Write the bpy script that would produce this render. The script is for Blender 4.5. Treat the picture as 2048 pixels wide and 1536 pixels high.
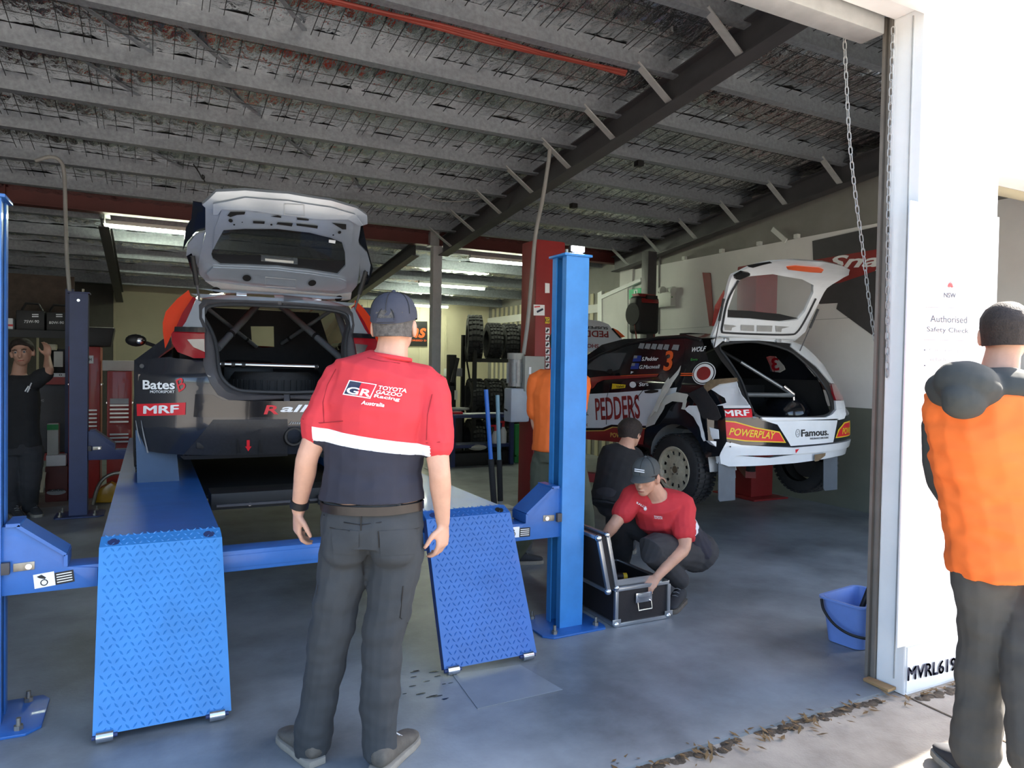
import bpy, bmesh, math, random
from mathutils import Vector, Matrix, Euler, noise
from mathutils.geometry import tessellate_polygon
from mathutils.bvhtree import BVHTree
random.seed(7)
for o in list(bpy.data.objects): bpy.data.objects.remove(o)
S = bpy.context.scene; COL = S.collection
# ------------------------------------------------------------------ camera
FPX, CAMH = 1420.0, 1.53
_p, _r, _y = (math.radians(a) for a in (-1.26, 1.0, 27.0))
_f = Vector((math.sin(_y)*math.cos(_p), math.cos(_y)*math.cos(_p), math.sin(_p)))
_rt = Vector((math.cos(_y), -math.sin(_y), 0)); _up = _rt.cross(_f)
RT = math.cos(_r)*_rt + math.sin(_r)*_up; UP = -math.sin(_r)*_rt + math.cos(_r)*_up; FW = _f
CAM = Vector((0, 0, CAMH))
cd = bpy.data.cameras.new('camera'); cd.sensor_fit = 'HORIZONTAL'; cd.sensor_width = 36; cd.lens = 36*FPX/2048
cam = bpy.data.objects.new('camera', cd); COL.objects.link(cam)
m = Matrix((RT, UP, -FW)).transposed().to_4x4(); m.translation = CAM; cam.matrix_world = m
cd.clip_start = .05; cd.clip_end = 300; S.camera = cam
# ------------------------------------------------------------------ world, sun, exposure
W = bpy.data.worlds.new('sky'); S.world = W; W.use_nodes = True; nt = W.node_tree
sky = nt.nodes.new('ShaderNodeTexSky'); sky.sky_type = 'NISHITA'; sky.sun_disc = False
SUN = Vector((0.78, 0.064, 0.62)).normalized()          # direction towards the sun
sky.sun_elevation = math.asin(SUN.z); sky.sun_rotation = math.atan2(SUN.x, SUN.y)
sky.air_density = 1.0; sky.dust_density = 2.5; sky.ozone_density = 1.0
bg = nt.nodes['Background']; nt.links.new(sky.outputs[0], bg.inputs[0]); bg.inputs[1].default_value = 0.36
sl = bpy.data.lights.new('sun', 'SUN'); sl.energy = 15.0; sl.angle = .0093; sl.color = (1, .93, .83)
so = bpy.data.objects.new('sun', sl); COL.objects.link(so); so.rotation_euler = SUN.to_track_quat('Z', 'Y').to_euler(); so.location = (12, 1, 12)
vs = S.view_settings; vs.view_transform = 'Standard'; vs.look = 'None'; vs.gamma = 1; vs.use_curve_mapping = False; vs.exposure = 1.12
# ------------------------------------------------------------------ pixel -> place
def ray(x, y): return RT*((x-1024)/FPX) - UP*((y-768)/FPX) + FW
def atZ(x, y, z=0.0):
    d = ray(x, y); return CAM + d*((z-CAMH)/d.z)
def atY(x, y, v):
    d = ray(x, y); return CAM + d*(v/d.y)
def atX(x, y, v):
    d = ray(x, y); return CAM + d*(v/d.x)
def atD(x, y, dep): return CAM + ray(x, y)*dep
def atP(x, y, P0, N):
    d = ray(x, y); return CAM + d*((P0-CAM).dot(N)/d.dot(N))
# ------------------------------------------------------------------ materials
def srgb(h):
    h = h.lstrip('#'); c = [int(h[i:i+2], 16)/255 for i in (0, 2, 4)]
    return tuple(x/12.92 if x <= .04045 else ((x+.055)/1.055)**2.4 for x in c)+(1,)
MATS = {}
def mat(name, col, rough=.5, metal=0, var=.12, vs_=6, bump=0, bs=40, coat=0, emit=0, trans=0, spec=.5, col2=None, mixs=None, alpha=1, stretch=None):
    m = bpy.data.materials.new(name); m.use_nodes = True; n = m.node_tree.nodes; l = m.node_tree.links; b = n['Principled BSDF']
    c = srgb(col) if isinstance(col, str) else tuple(col)+(1,)
    b.inputs['Roughness'].default_value = rough; b.inputs['Metallic'].default_value = metal
    b.inputs['Coat Weight'].default_value = coat; b.inputs['Coat Roughness'].default_value = .06
    b.inputs['Transmission Weight'].default_value = trans; b.inputs['Specular IOR Level'].default_value = spec; b.inputs['Alpha'].default_value = alpha
    tc = n.new('ShaderNodeTexCoord'); mp = n.new('ShaderNodeMapping'); l.new(tc.outputs['Object'], mp.inputs[0])
    if stretch: mp.inputs['Scale'].default_value = stretch
    if var or col2:
        nz = n.new('ShaderNodeTexNoise'); nz.inputs['Scale'].default_value = vs_; nz.inputs['Detail'].default_value = 6; nz.inputs['Roughness'].default_value = .62
        l.new(mp.outputs[0], nz.inputs[0]); rp = n.new('ShaderNodeValToRGB'); l.new(nz.outputs[0], rp.inputs[0])
        lo, hi = mixs or (.3, .7); rp.color_ramp.elements[0].position = lo; rp.color_ramp.elements[1].position = hi
        c2 = srgb(col2) if col2 else tuple(min(1, x*(1+var)) for x in c[:3])+(1,)
        c1 = c if col2 else tuple(x*(1-var) for x in c[:3])+(1,)
        rp.color_ramp.elements[0].color = c1; rp.color_ramp.elements[1].color = c2
        l.new(rp.outputs[0], b.inputs['Base Color'])
    else: b.inputs['Base Color'].default_value = c
    if bump:
        bn = n.new('ShaderNodeTexNoise'); bn.inputs['Scale'].default_value = bs; bn.inputs['Detail'].default_value = 4; l.new(mp.outputs[0], bn.inputs[0])
        bp = n.new('ShaderNodeBump'); bp.inputs['Strength'].default_value = bump; bp.inputs['Distance'].default_value = .01
        l.new(bn.outputs[0], bp.inputs['Height']); l.new(bp.outputs[0], b.inputs['Normal'])
    if emit:
        b.inputs['Emission Color'].default_value = c; b.inputs['Emission Strength'].default_value = emit
    MATS[name] = m; return m
def G(n): return MATS[n]
# ------------------------------------------------------------------ mesh helpers
def V(*a): return Vector(a)
class MB:
    def __init__(s): s.v = []; s.f = []
    def add(s, vs, fs):
        k = len(s.v); s.v += [Vector(p) for p in vs]; s.f += [[i+k for i in f] for f in fs]; return s
    def box(s, x0, x1, y0, y1, z0, z1):
        return s.add([(x, y, z) for z in (z0, z1) for y in (y0, y1) for x in (x0, x1)], [(0, 2, 3, 1), (4, 5, 7, 6), (0, 1, 5, 4), (2, 6, 7, 3), (0, 4, 6, 2), (1, 3, 7, 5)])
    def obox(s, c, ax, ay, az):                       # half-extent vectors
        c, ax, ay, az = map(Vector, (c, ax, ay, az))
        return s.add([c+ax*i+ay*j+az*k for k in (-1, 1) for j in (-1, 1) for i in (-1, 1)], [(0, 2, 3, 1), (4, 5, 7, 6), (0, 1, 5, 4), (2, 6, 7, 3), (0, 4, 6, 2), (1, 3, 7, 5)])
    def bar(s, a, b, w, h, up=(0, 0, 1)):             # box beam a->b
        a, b = Vector(a), Vector(b); d = (b-a); t = d.normalized(); sd = t.cross(Vector(up))
        if sd.length < 1e-4: sd = t.cross(Vector((1, 0, 0)))
        sd.normalize(); u = sd.cross(t).normalized()
        return s.obox((a+b)/2, sd*(w/2), d/2, u*(h/2))
    def rings(s, rs, cap=True, closed=False):
        n = len(rs[0]); k = len(s.v)
        for r in rs: s.v += [Vector(p) for p in r]
        m = len(rs)
        for i in range(m if closed else m-1):
            a = k+i*n; b = k+((i+1) % m)*n
            for j in range(n): s.f.append([a+j, a+(j+1) % n, b+(j+1) % n, b+j])
        if cap and not closed:
            s.f.append([k+j for j in range(n)][::-1]); s.f.append([k+(m-1)*n+j for j in range(n)])
        return s
    def cyl(s, a, b, r, r1=None, n=14, cap=True):
        a, b = Vector(a), Vector(b); t = (b-a).normalized(); x = t.orthogonal().normalized(); y = t.cross(x); r1 = r if r1 is None else r1
        return s.rings([[p+(x*math.cos(2*math.pi*i/n)+y*math.sin(2*math.pi*i/n))*q for i in range(n)] for p, q in ((a, r), (b, r1))], cap)
    def lathe(s, a, ax, prof, n=24, cap=False):       # prof: (dist along axis, radius)
        a = Vector(a); t = Vector(ax).normalized(); x = t.orthogonal().normalized(); y = t.cross(x)
        return s.rings([[a+t*d+(x*math.cos(2*math.pi*i/n)+y*math.sin(2*math.pi*i/n))*q for i in range(n)] for d, q in prof], cap)
    def tube(s, path, r, n=8, closed=False):
        P = [Vector(p) for p in path]; m = len(P); rs = []; x = None
        for i, p in enumerate(P):
            t = (P[(i+1) % m]-P[i-1]) if closed else (P[min(i+1, m-1)]-P[max(i-1, 0)])
            t.normalize()
            x = t.orthogonal().normalized() if x is None else (x-t*x.dot(t)).normalized()
            y = t.cross(x); q = r[i] if isinstance(r, (list, tuple)) else r
            rs.append([p+(x*math.cos(2*math.pi*k/n)+y*math.sin(2*math.pi*k/n))*q for k in range(n)])
        return s.rings(rs, True, closed)
    def prism(s, poly, ext):                          # planar polygon of 3D points, extruded
        P = [Vector(p) for p in poly]; e = Vector(ext); n = len(P); k = len(s.v)
        s.v += P+[p+e for p in P]
        for t in tessellate_polygon([P]): s.f.append([k+i for i in t]); s.f.append([k+n+i for i in t][::-1])
        for i in range(n): j = (i+1) % n; s.f.append([k+i, k+j, k+n+j, k+n+i])
        return s
    def ell(s, c, r, nu=16, nv=10, R=None):
        c = Vector(c); r = (r, r, r) if isinstance(r, (int, float)) else r; rs = []
        for j in range(nv+1):
            th = math.pi*j/nv; q = max(math.sin(th), .02)
            ring = [Vector((r[0]*q*math.cos(2*math.pi*i/nu), r[1]*q*math.sin(2*math.pi*i/nu), -r[2]*math.cos(th))) for i in range(nu)]
            rs.append([c+(R@p if R else p) for p in ring])
        return s.rings(rs)
    def grid(s, rows):
        k = len(s.v); n = len(rows[0])
        for r in rows: s.v += [Vector(p) for p in r]
        for i in range(len(rows)-1):
            for j in range(n-1): s.f.append([k+i*n+j, k+i*n+j+1, k+(i+1)*n+j+1, k+(i+1)*n+j])
        return s
    def mesh(s, name, bevel=0, seg=2, solid=0):
        me = bpy.data.meshes.new(name); bm = bmesh.new(); vv = [bm.verts.new(p) for p in s.v]
        for f in s.f:
            try: bm.faces.new([vv[i] for i in f])
            except ValueError: pass
        bmesh.ops.remove_doubles(bm, verts=bm.verts, dist=1e-5)
        if solid: bmesh.ops.solidify(bm, geom=list(bm.faces), thickness=solid)
        bmesh.ops.recalc_face_normals(bm, faces=bm.faces)
        if bevel:
            es = [e for e in bm.edges if len(e.link_faces) == 2 and e.calc_face_angle(0) > .6]
            bmesh.ops.bevel(bm, geom=es, offset=bevel, segments=seg, affect='EDGES', profile=.6, clamp_overlap=True)
        bm.to_mesh(me); bm.free(); return me
    def build(s, name, m, parent=None, bevel=0, seg=2, smooth=40, solid=0):
        return link(name, s.mesh(name, bevel, seg, solid), m, parent, smooth)
def link(name, me, m, parent=None, smooth=40):
    me.materials.clear()
    for q in (m if isinstance(m, (list, tuple)) else [m]): me.materials.append(G(q) if isinstance(q, str) else q)
    if smooth:
        me.polygons.foreach_set('use_smooth', [True]*len(me.polygons)); me.set_sharp_from_angle(angle=math.radians(smooth))
    o = bpy.data.objects.new(name, me); COL.objects.link(o)
    if parent: adopt(o, parent)
    return o
ORG = {}
def adopt(o, parent):
    o.parent = parent; o.matrix_parent_inverse = Matrix.Translation(-wloc(parent))
def wloc(o):
    return o.location.copy()
def tag(o, label, cat, group=None):
    o['label'] = label; o['category'] = cat
    if group: o['group'] = group
    return o
def struct(o): o['kind'] = 'structure'; return o
def thing(name, label, cat, loc=(0, 0, 0), group=None):
    o = bpy.data.objects.new(name, None); COL.objects.link(o); o.location = loc; o.empty_display_size = .1
    return tag(o, label, cat, group)
def dup(root, off=(0, 0, 0), label=None, rotz=None):
    def cp(o, par):
        c = o.copy(); COL.objects.link(c)
        if par: c.parent = par
        for ch in [x for x in bpy.data.objects if x.parent == o and x is not c]: cp(ch, c)
        return c
    r = cp(root, None); r.location = root.location+Vector(off)
    if label: r['label'] = label
    if rotz is not None: r.rotation_euler.z = rotz
    return r
# text -> flat mesh (unit box 0..1 x 0..1), cached as (verts, faces, width/height)
TXT = {}
def text2d(s, bold=0.0, shear=0.0):
    bold = min(bold, .022); fat = bold if 'M' in s else 0; bold = 0 if 'M' in s else bold; k = (s, bold, shear, fat)
    if k in TXT: return TXT[k]
    cu = bpy.data.curves.new('t', 'FONT'); cu.body = s; cu.shear = shear; cu.offset = bold; cu.resolution_u = 3
    o = bpy.data.objects.new('t', cu); COL.objects.link(o); dg = bpy.context.evaluated_depsgraph_get(); dg.update()
    me = bpy.data.meshes.new_from_object(o.evaluated_get(dg)); vs = [v.co.copy() for v in me.vertices]; fs = [list(p.vertices) for p in me.polygons]
    bpy.data.objects.remove(o); bpy.data.curves.remove(cu); bpy.data.meshes.remove(me)
    if fat:                                           # embolden by overlaid shifted copies
        v0, f0, n0 = list(vs), list(fs), len(vs)
        for c_, (dx, dy) in enumerate(((fat*1.6, 0), (-fat*1.6, 0), (0, fat), (0, -fat)), 1):
            vs += [Vector((p.x+dx, p.y+dy, 0)) for p in v0]; fs += [[i+n0*c_ for i in f] for f in f0]
    x0 = min(v.x for v in vs); x1 = max(v.x for v in vs); y0 = min(v.y for v in vs); y1 = max(v.y for v in vs)
    TXT[k] = ([((v.x-x0)/(x1-x0), (v.y-y0)/(y1-y0)) for v in vs], fs, (x1-x0)/(y1-y0)); return TXT[k]
def flat_text(name, s, bl, br, tl, m, parent, off=(0, 0, 0), bold=0.02, shear=0, fn=None):
    """text spanning the parallelogram bl, br, tl (3D), optionally remapped by fn"""
    vs, fs, _ = text2d(s, bold, shear); bl, br, tl, off = map(Vector, (bl, br, tl, off))
    mb = MB(); mb.add([(lambda p: (fn(p) if fn else p))(bl+(br-bl)*a+(tl-bl)*b+off) for a, b in vs], fs)
    o = mb.build(name, m, parent, smooth=0); return o
def fly(poly, m, name, parent, fn=None, off=(0, 0, 0)):
    mb = MB(); P = [Vector(p)+Vector(off) for p in poly]
    mb.add([fn(p) if fn else p for p in P], [list(t) for t in tessellate_polygon([P])]); return mb.build(name, m, parent, smooth=0)
def remesh(mb, name, voxel, smooth=2, factor=.5):
    me = mb.mesh(name); o = bpy.data.objects.new(name, me); COL.objects.link(o)
    r = o.modifiers.new('r', 'REMESH'); r.mode = 'VOXEL'; r.voxel_size = voxel
    if smooth:
        q = o.modifiers.new('s', 'SMOOTH'); q.iterations = smooth; q.factor = factor
    dg = bpy.context.evaluated_depsgraph_get(); dg.update()
    out = bpy.data.meshes.new_from_object(o.evaluated_get(dg)); out.name = name
    bpy.data.objects.remove(o); bpy.data.meshes.remove(me); return out
def subsurf(me, lv=1):
    o = bpy.data.objects.new('s', me); COL.objects.link(o); q = o.modifiers.new('s', 'SUBSURF'); q.levels = lv
    dg = bpy.context.evaluated_depsgraph_get(); dg.update(); out = bpy.data.meshes.new_from_object(o.evaluated_get(dg)); out.name = me.name
    bpy.data.objects.remove(o); return out
def lerp(a, b, t): return a+(b-a)*t
def spline(pts, n=8, closed=False):
    P = [Vector(p) for p in pts]; m = len(P); out = []
    for i in range(m if closed else m-1):
        p0 = P[(i-1) % m] if closed or i > 0 else P[0]*2-P[1]; p1 = P[i]; p2 = P[(i+1) % m]; p3 = P[(i+2) % m] if closed or i < m-2 else P[-1]*2-P[-2]
        for k in range(n):
            t = k/n; out.append(.5*((2*p1)+(p2-p0)*t+(2*p0-5*p1+4*p2-p3)*t*t+(3*p1-p0-3*p2+p3)*t**3))
    if not closed: out.append(P[-1])
    return out
# ------------------------------------------------------------------ material library
mat('concrete_in', '#62676b', .4, var=.2, vs_=1.3, bump=.08, bs=60, col2='#969da2', mixs=(.33, .68))
mat('concrete_out', '#867f76', .85, vs_=5, bump=.25, bs=90, col2='#a39c91')
mat('guide', '#726d66', .6, var=.12); mat('pegboard', '#4a4038', .8, var=.3, vs_=9)
mat('post_paint', '#cfcfd2', .5, var=.1, vs_=6)
mat('seam_crease_red', '#8e2028', .9, var=0); mat('flap_grey', '#5c636b', .6, var=.12)
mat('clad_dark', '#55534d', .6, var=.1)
mat('concrete_patch', '#858c92', .38, vs_=3, var=.15, bump=.05)
mat('dirt', '#4a4034', .95, vs_=30, var=.4, bump=.6, bs=120)
mat('leaf', '#6b5434', .8, var=.4, vs_=20)
mat('oil', '#2c3034', .25, var=.3, vs_=20)
mat('wall_white', '#e4e4e2', .7, var=.04, vs_=3, bump=.03)
mat('facade_white', '#eceeee', .6, var=.04, vs_=4, bump=.04, bs=30)
mat('wall_green', '#6f7368', .6, var=.08, vs_=3)
mat('cream', '#c6bfa4', .6, var=.06, vs_=2)
mat('clad', '#85847f', .6, var=.1, vs_=3)
mat('galv', '#8f959c', .45, metal=.45, vs_=26, var=.22, bump=.04, bs=30)
mat('steel_dark', '#4b4a4d', .5, metal=.2, var=.12, vs_=5)
mat('steel_grey', '#a9abab', .5, metal=.1, var=.12, vs_=9)
mat('red_beam', '#5a2622', .55, var=.15, vs_=3)
mat('red_lift', '#8f2a2a', .45, var=.12, vs_=5)
mat('foil', '#e2e4e6', .17, metal=1, var=.08, vs_=3, bump=1, bs=17, stretch=(1, .45, 1)); MATS['foil'].node_tree.nodes['Bump'].inputs['Distance'].default_value = .035
mat('wire', '#2a2c2e', .6)
mat('tube_light', '#f6ffe2', .5, var=0, emit=45)
mat('fitting', '#d9dcd6', .5, var=.03)
mat('cable_red', '#8a382e', .5); mat('cable_grey', '#9a9a97', .55); mat('cable_black', '#1b1b1c', .5)
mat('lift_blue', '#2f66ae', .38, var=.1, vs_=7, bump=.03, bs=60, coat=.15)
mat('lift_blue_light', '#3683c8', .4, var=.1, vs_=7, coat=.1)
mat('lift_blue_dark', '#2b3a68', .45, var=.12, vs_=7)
mat('chrome', '#d7dade', .18, metal=1, var=.04); mat('alu', '#b9bec3', .32, metal=.9, var=.08, vs_=12)
mat('steel_raw', '#9b968c', .4, metal=.8, var=.2, vs_=30)
mat('black', '#161617', .55, var=.15); mat('black_gloss', '#14161b', .16, var=.1, coat=.6); mat('rubber', '#29292a', .8, var=.2, vs_=20, bump=.2, bs=90)
mat('black_hole', '#060606', .9, var=0)
mat('white', '#eceeef', .45, var=.03); mat('white_print', '#f2f4f4', .5, var=0); mat('red_print', '#d8222f', .45, var=.03)
mat('yellow_print', '#e8c52a', .5, var=0); mat('orange_print', '#f2652a', .5, var=0); mat('navy_print', '#1d2440', .5, var=0); mat('green_print', '#2f8a3c', .5, var=0); mat('gold_print', '#d9b35a', .5, var=0); mat('blue_print', '#2a3f94', .5, var=0); mat('grey_print', '#8f9294', .5, var=0); mat('black_print', '#191a1c', .5, var=0)
mat('paint_dark', '#23262d', .22, var=.1, coat=.7); mat('paint_orange', '#d8401f', .25, var=.06, coat=.6); mat('paint_silver', '#a7b0ba', .3, metal=.55, var=.05, coat=.4); mat('paint_white', '#e6ebf0', .25, var=.04, coat=.6)
mat('seal', '#2b2d30', .6); mat('carbon', '#26272a', .4, var=.25, vs_=60); mat('cage', '#82888e', .3, metal=.6, var=.1); mat('interior', '#141416', .85, var=.3, vs_=12)
mat('glass_dark', '#1a1e20', .06, var=0, coat=.5, alpha=.86); mat('glass_clear', '#8b9296', .05, var=0, alpha=.28, spec=.8)
mat('lamp_red', '#8e1420', .12, var=.08, coat=.8); mat('flap_blue', '#3c536e', .6, var=.1)
mat('skin', '#c99b83', .55, var=.09, vs_=14, bump=.05, bs=120); mat('skin_shade', '#b98f79', .55, var=.09, vs_=14); mat('hair_grey', '#55514d', .8, var=.5, vs_=70, bump=.5, bs=200); mat('hair_brown', '#2f2621', .75, var=.4, vs_=60, bump=.5, bs=180)
mat('shirt_red', '#c9343c', .8, var=.06, vs_=5, bump=.18, bs=9); mat('shirt_white', '#e9ebf2', .8, var=.03); mat('shirt_navy', '#292a36', .85, var=.12, vs_=5, bump=.2, bs=9)
mat('trouser_grey', '#36393c', .9, var=.12, vs_=6, bump=.3, bs=12); mat('trouser_dark', '#343539', .9, var=.15, vs_=6, bump=.25, bs=12); mat('cap_grey', '#393b46', .85, var=.1, vs_=20, bump=.1, bs=150); mat('cap_olive', '#4e5353', .85, var=.12, vs_=12)
mat('belt', '#2a211c', .4, var=.2, vs_=20); mat('shoe', '#5c5750', .85, var=.25, vs_=16, bump=.15, bs=60); mat('sole', '#8d887e', .85, var=.15, vs_=16)
mat('hivis', '#f5752f', .75, var=.05, vs_=4, bump=.15, bs=8); mat('hood_grey', '#3d3f3d', .9, var=.1, vs_=8, bump=.2, bs=14); mat('work_pants', '#4d4a45', .9, var=.15, vs_=6, bump=.3, bs=11); mat('khaki', '#55594a', .9, var=.12, vs_=6)
mat('tee_black', '#252628', .9, var=.15, vs_=6, bump=.15, bs=12)
mat('bucket_blue', '#6f8fd4', .4, var=.06); mat('case_black', '#1d1a1d', .6, var=.15, vs_=40, bump=.1, bs=160)
mat('chest_red', '#a8271f', .4, var=.1, coat=.2); mat('drawer_face', '#c4c0ba', .35, metal=.6, var=.05); mat('cardboard', '#a3845c', .9, var=.1); mat('plastic_white', '#c8c8c0', .6, var=.06); mat('tank_clear', '#b9c4cf', .35, var=.06, alpha=.75); mat('fluid_blue', '#5d7ea8', .3, var=.05)
mat('motor_grey', '#8b8d8c', .45, metal=.4, var=.15, vs_=30); mat('box_grey', '#9d9f98', .55, var=.06); mat('rim', '#c6bda3', .45, var=.18, vs_=25); mat('mud', '#7d6a52', .9, var=.35, vs_=12); mat('liner', '#9a9b9a', .6, var=.2, vs_=5)
mat('amber_liquid', '#b98b1c', .2, var=.2); mat('green_print2', '#2f9b52', .5, var=0); mat('light_blue_pole', '#7fa9bd', .4, var=.1); mat('blue_pole', '#2a6fd0', .35, var=.06)
mat('led', '#ffffff', .4, var=0, emit=160); mat('exit_green', '#1f7a4a', .5, var=.05, emit=.35)

# ------------------------------------------------------------------ building
XW, YB, XL, YF = 7.1, 15.2, -4.2, 2.15
def zfoil(y): return 4.605-.106*y
def zpur(y): return 4.45-.106*y
def zraf(y): return 4.227-.106*y
fl = struct(MB().box(XL, XW+.2, 2.2, YB+.2, -.3, 0).build('floor', 'concrete_in', smooth=0))
gd = struct(MB().box(-40, 45, -45, 2.2, -.5, -.015).build('floor_apron', 'concrete_out', smooth=0))
# joints, repair patch, oil stains on the floors (thin raised or inlaid pieces)
for a, b, w in (((3.25, 2.2), (3.1, -3), .012), ((1.2, 2.2), (1.1, -3), .012)):
    MB().bar((a[0], a[1], -.014), (b[0], b[1], -.014), w, .004).build('joint', 'dirt', gd, smooth=0)
pt = [atZ(*p) for p in ((905, 1350), (1040, 1330), (1125, 1380), (955, 1418))]
MB().prism([p+V(0, 0, .001) for p in pt], (0, 0, .002)).build('repair_patch', 'concrete_patch', fl, smooth=0)
rnd = random.Random(3)
st = MB()
for k in range(18):
    c = atZ(rnd.uniform(800, 905), rnd.uniform(1340, 1400)); a = rnd.uniform(.2, .7); L = rnd.uniform(.008, .026)
    st.prism([c+V(math.cos(t)*L, math.sin(t)*L*.22, .0012) for t in [a+i*math.pi/4 for i in range(8)]], (0, 0, .001))
st.build('oil_drips', 'oil', fl, smooth=0)['kind'] = 'stuff'
# dirt, leaves and weeds along the slab edge
mb = MB(); lf = MB()
for i in range(330):
    x = lerp(-1.0, 6.7, i/329); y = 2.178+.025*noise.noise(V(x*5, 0, 0)); r = .03+.035*abs(noise.noise(V(x*9, 3, 0)))
    if 3.2 < x < 3.95: y = 2.085; r = .03
    if noise.noise(V(x*3.3, 7, 2)) > -.28: mb.ell((x, y+rnd.uniform(-.02, .02), -.014), (rnd.uniform(.012, .03), r*.75, .003+.006*abs(noise.noise(V(x*17, 1, 5)))), 8, 4)
for i in range(620):
    x = rnd.uniform(-.5, 6.7); y = 2.15+rnd.gauss(0, .045); y = min(y, 2.11) if 3.2 < x < 3.95 else y; a = rnd.uniform(0, 6.28); L = rnd.uniform(.01, .03); z = -.006+rnd.uniform(0, .012)
    d = V(math.cos(a), math.sin(a), rnd.uniform(-.2, .5))*L; s_ = V(-math.sin(a), math.cos(a), 0)*L*.3
    lf.add([V(x, y, z)-d, V(x, y, z)+s_, V(x, y, z)+d, V(x, y, z)-s_], [(0, 1, 2, 3)])
o = mb.build('floor_dirt_strip', 'dirt'); o['kind'] = 'stuff'; tag(o, 'strip of dark dirt along the edge of the concrete slab', 'dirt')
o = lf.build('leaf_litter', 'leaf', smooth=0); o['kind'] = 'stuff'; tag(o, 'dry leaves and twigs scattered along the slab edge', 'leaf litter')
# front wall with pier and lintel
wf = MB(); wf.box(3.245, 3.89, YF, 2.30, -.02, 4.5); wf.box(3.89, XW+.4, YF, 2.30, 2.58, 4.5); wf.box(6.7, XW+.4, YF, 2.30, -.02, 2.58); wf.box(XL-.3, 3.245, YF, 2.30, 3.27, 4.5); wf.box(XL-.3, XL+.2, YF, 2.3, -.02, 3.27)
wfo = struct(wf.build('wall_front', 'facade_white', bevel=.008, smooth=0))
MB().box(3.252, 3.9, 2.142, 2.152, 0, .22).build('plinth_board', 'facade_white', wfo, bevel=.003)
MB().box(3.239, 3.2455, 2.20, 2.205, .05, 3.25).build('joint', 'steel_grey', wfo, smooth=0)
dr = struct(MB().cyl((3.92, 2.52, 2.83), (6.68, 2.52, 2.83), .19, n=20).build('door_1', 'cream'))
for i in range(3): MB().box(3.9, 6.7, 2.318, 2.335, 2.595+i*.07, 2.655+i*.07).build('slat', 'cream', dr, bevel=.006)
for x in (3.9, 6.66): MB().box(x, x+.04, 2.305, 2.37, 0, 2.6).build('door_guide', 'steel_grey', dr)
t1 = struct(MB().box(XL, 3.27, 2.06, 2.15, 3.235, 3.275).build('trim_1', 'facade_white', bevel=.004))
t2 = struct(MB().box(XL, 3.2, 2.32, 2.45, 3.2, 3.34).build('trim_2', 'steel_grey', bevel=.01))
# roller door guide channel on the jamb
tg = struct(MB().box(3.232, 3.262, 2.302, 2.318, 0, 3.3).box(3.232, 3.262, 2.338, 2.354, 0, 3.3).box(3.252, 3.262, 2.318, 2.338, 0, 3.3).build('trim_3', 'guide'))
# right wall
wr = struct(MB().box(XW, XW+.2, 2.3, YB+.2, 0, 4.45).build('wall_right', 'clad', smooth=0))
MB().box(XW-.012, XW, 2.3, 9.6, 1.155, 3.19).build('upper_panel', 'wall_white', wr, smooth=0)
MB().box(XW-.016, XW, 2.3, 9.6, 0, 1.155).build('lower_band', 'wall_green', wr, smooth=0)
MB().box(XW-.014, XW-.010, 2.3, 9.6, 2.17, 2.176).build('joint', 'steel_grey', wr, smooth=0)
MB().box(XW-.05, XW, 9.55, 9.9, 0, 3.2).build('pilaster', 'wall_white', wr, bevel=.006)
rb = MB().box(XW-.02, XW, -.055, .055, 0, 2.9).mesh('rib', .008)
for i in range(22):
    o = link('rib', rb, 'cream', wr); o.location = (0, 10.1+i*.23, 0)
MB().box(XW-.03, XW, 9.95, YB, 2.55, 2.7).build('wall_rail', 'wall_white', wr)
# back and left walls
wb = struct(MB().box(XL, XW, YB, YB+.2, 0, 4.4).build('wall_back', 'cream', smooth=0))
pn = MB().box(-.59, .59, YB-.018, YB, .0, 3.0).mesh('panel', .004); cs = MB().box(-.02, .02, YB-.026, YB-.016, 0, 3.0).mesh('cover_strip', .003)
for i in range(9):
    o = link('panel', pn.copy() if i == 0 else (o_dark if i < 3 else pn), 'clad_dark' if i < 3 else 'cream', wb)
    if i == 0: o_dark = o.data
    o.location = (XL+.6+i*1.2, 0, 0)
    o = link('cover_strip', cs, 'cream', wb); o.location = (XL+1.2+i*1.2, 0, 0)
wl = struct(MB().box(XL-.2, XL, 2.3, YB+.2, 0, 4.45).build('wall_left', 'clad', smooth=0))
# roof
yy = lambda y, f=zfoil: f(y)
ce = struct(MB().prism([(XL, 2.15, zfoil(2.15)+.08), (XW+.2, 2.15, zfoil(2.15)+.08), (XW+.2, YB+.2, zfoil(YB+.2)+.08), (XL, YB+.2, zfoil(YB+.2)+.08)], (0, 0, .1)).build('ceiling', 'clad', smooth=0))
PUR = [2.30, 3.07, 3.86, 4.65, 5.44, 6.21, 7.0, 7.8, 8.6, 9.4, 10.5, 11.5, 12.5, 13.5, 14.5]
def csec(h, w, lip, t):
    return [(0, 0), (w, 0), (w, lip), (w-t, lip), (w-t, t), (t, t), (t, h-t), (w-t, h-t), (w-t, h-lip), (w, h-lip), (w, h), (0, h)]
pm = MB().prism([(XL, y, z) for y, z in csec(.15, .07, .018, .004)], (XW-XL, 0, 0)).mesh('purlin')
for y in PUR:
    o = link('purlin', pm, 'galv', ce, smooth=0); o.location = (0, y, zpur(y)); o.rotation_euler.x = math.atan(-.106)
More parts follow.
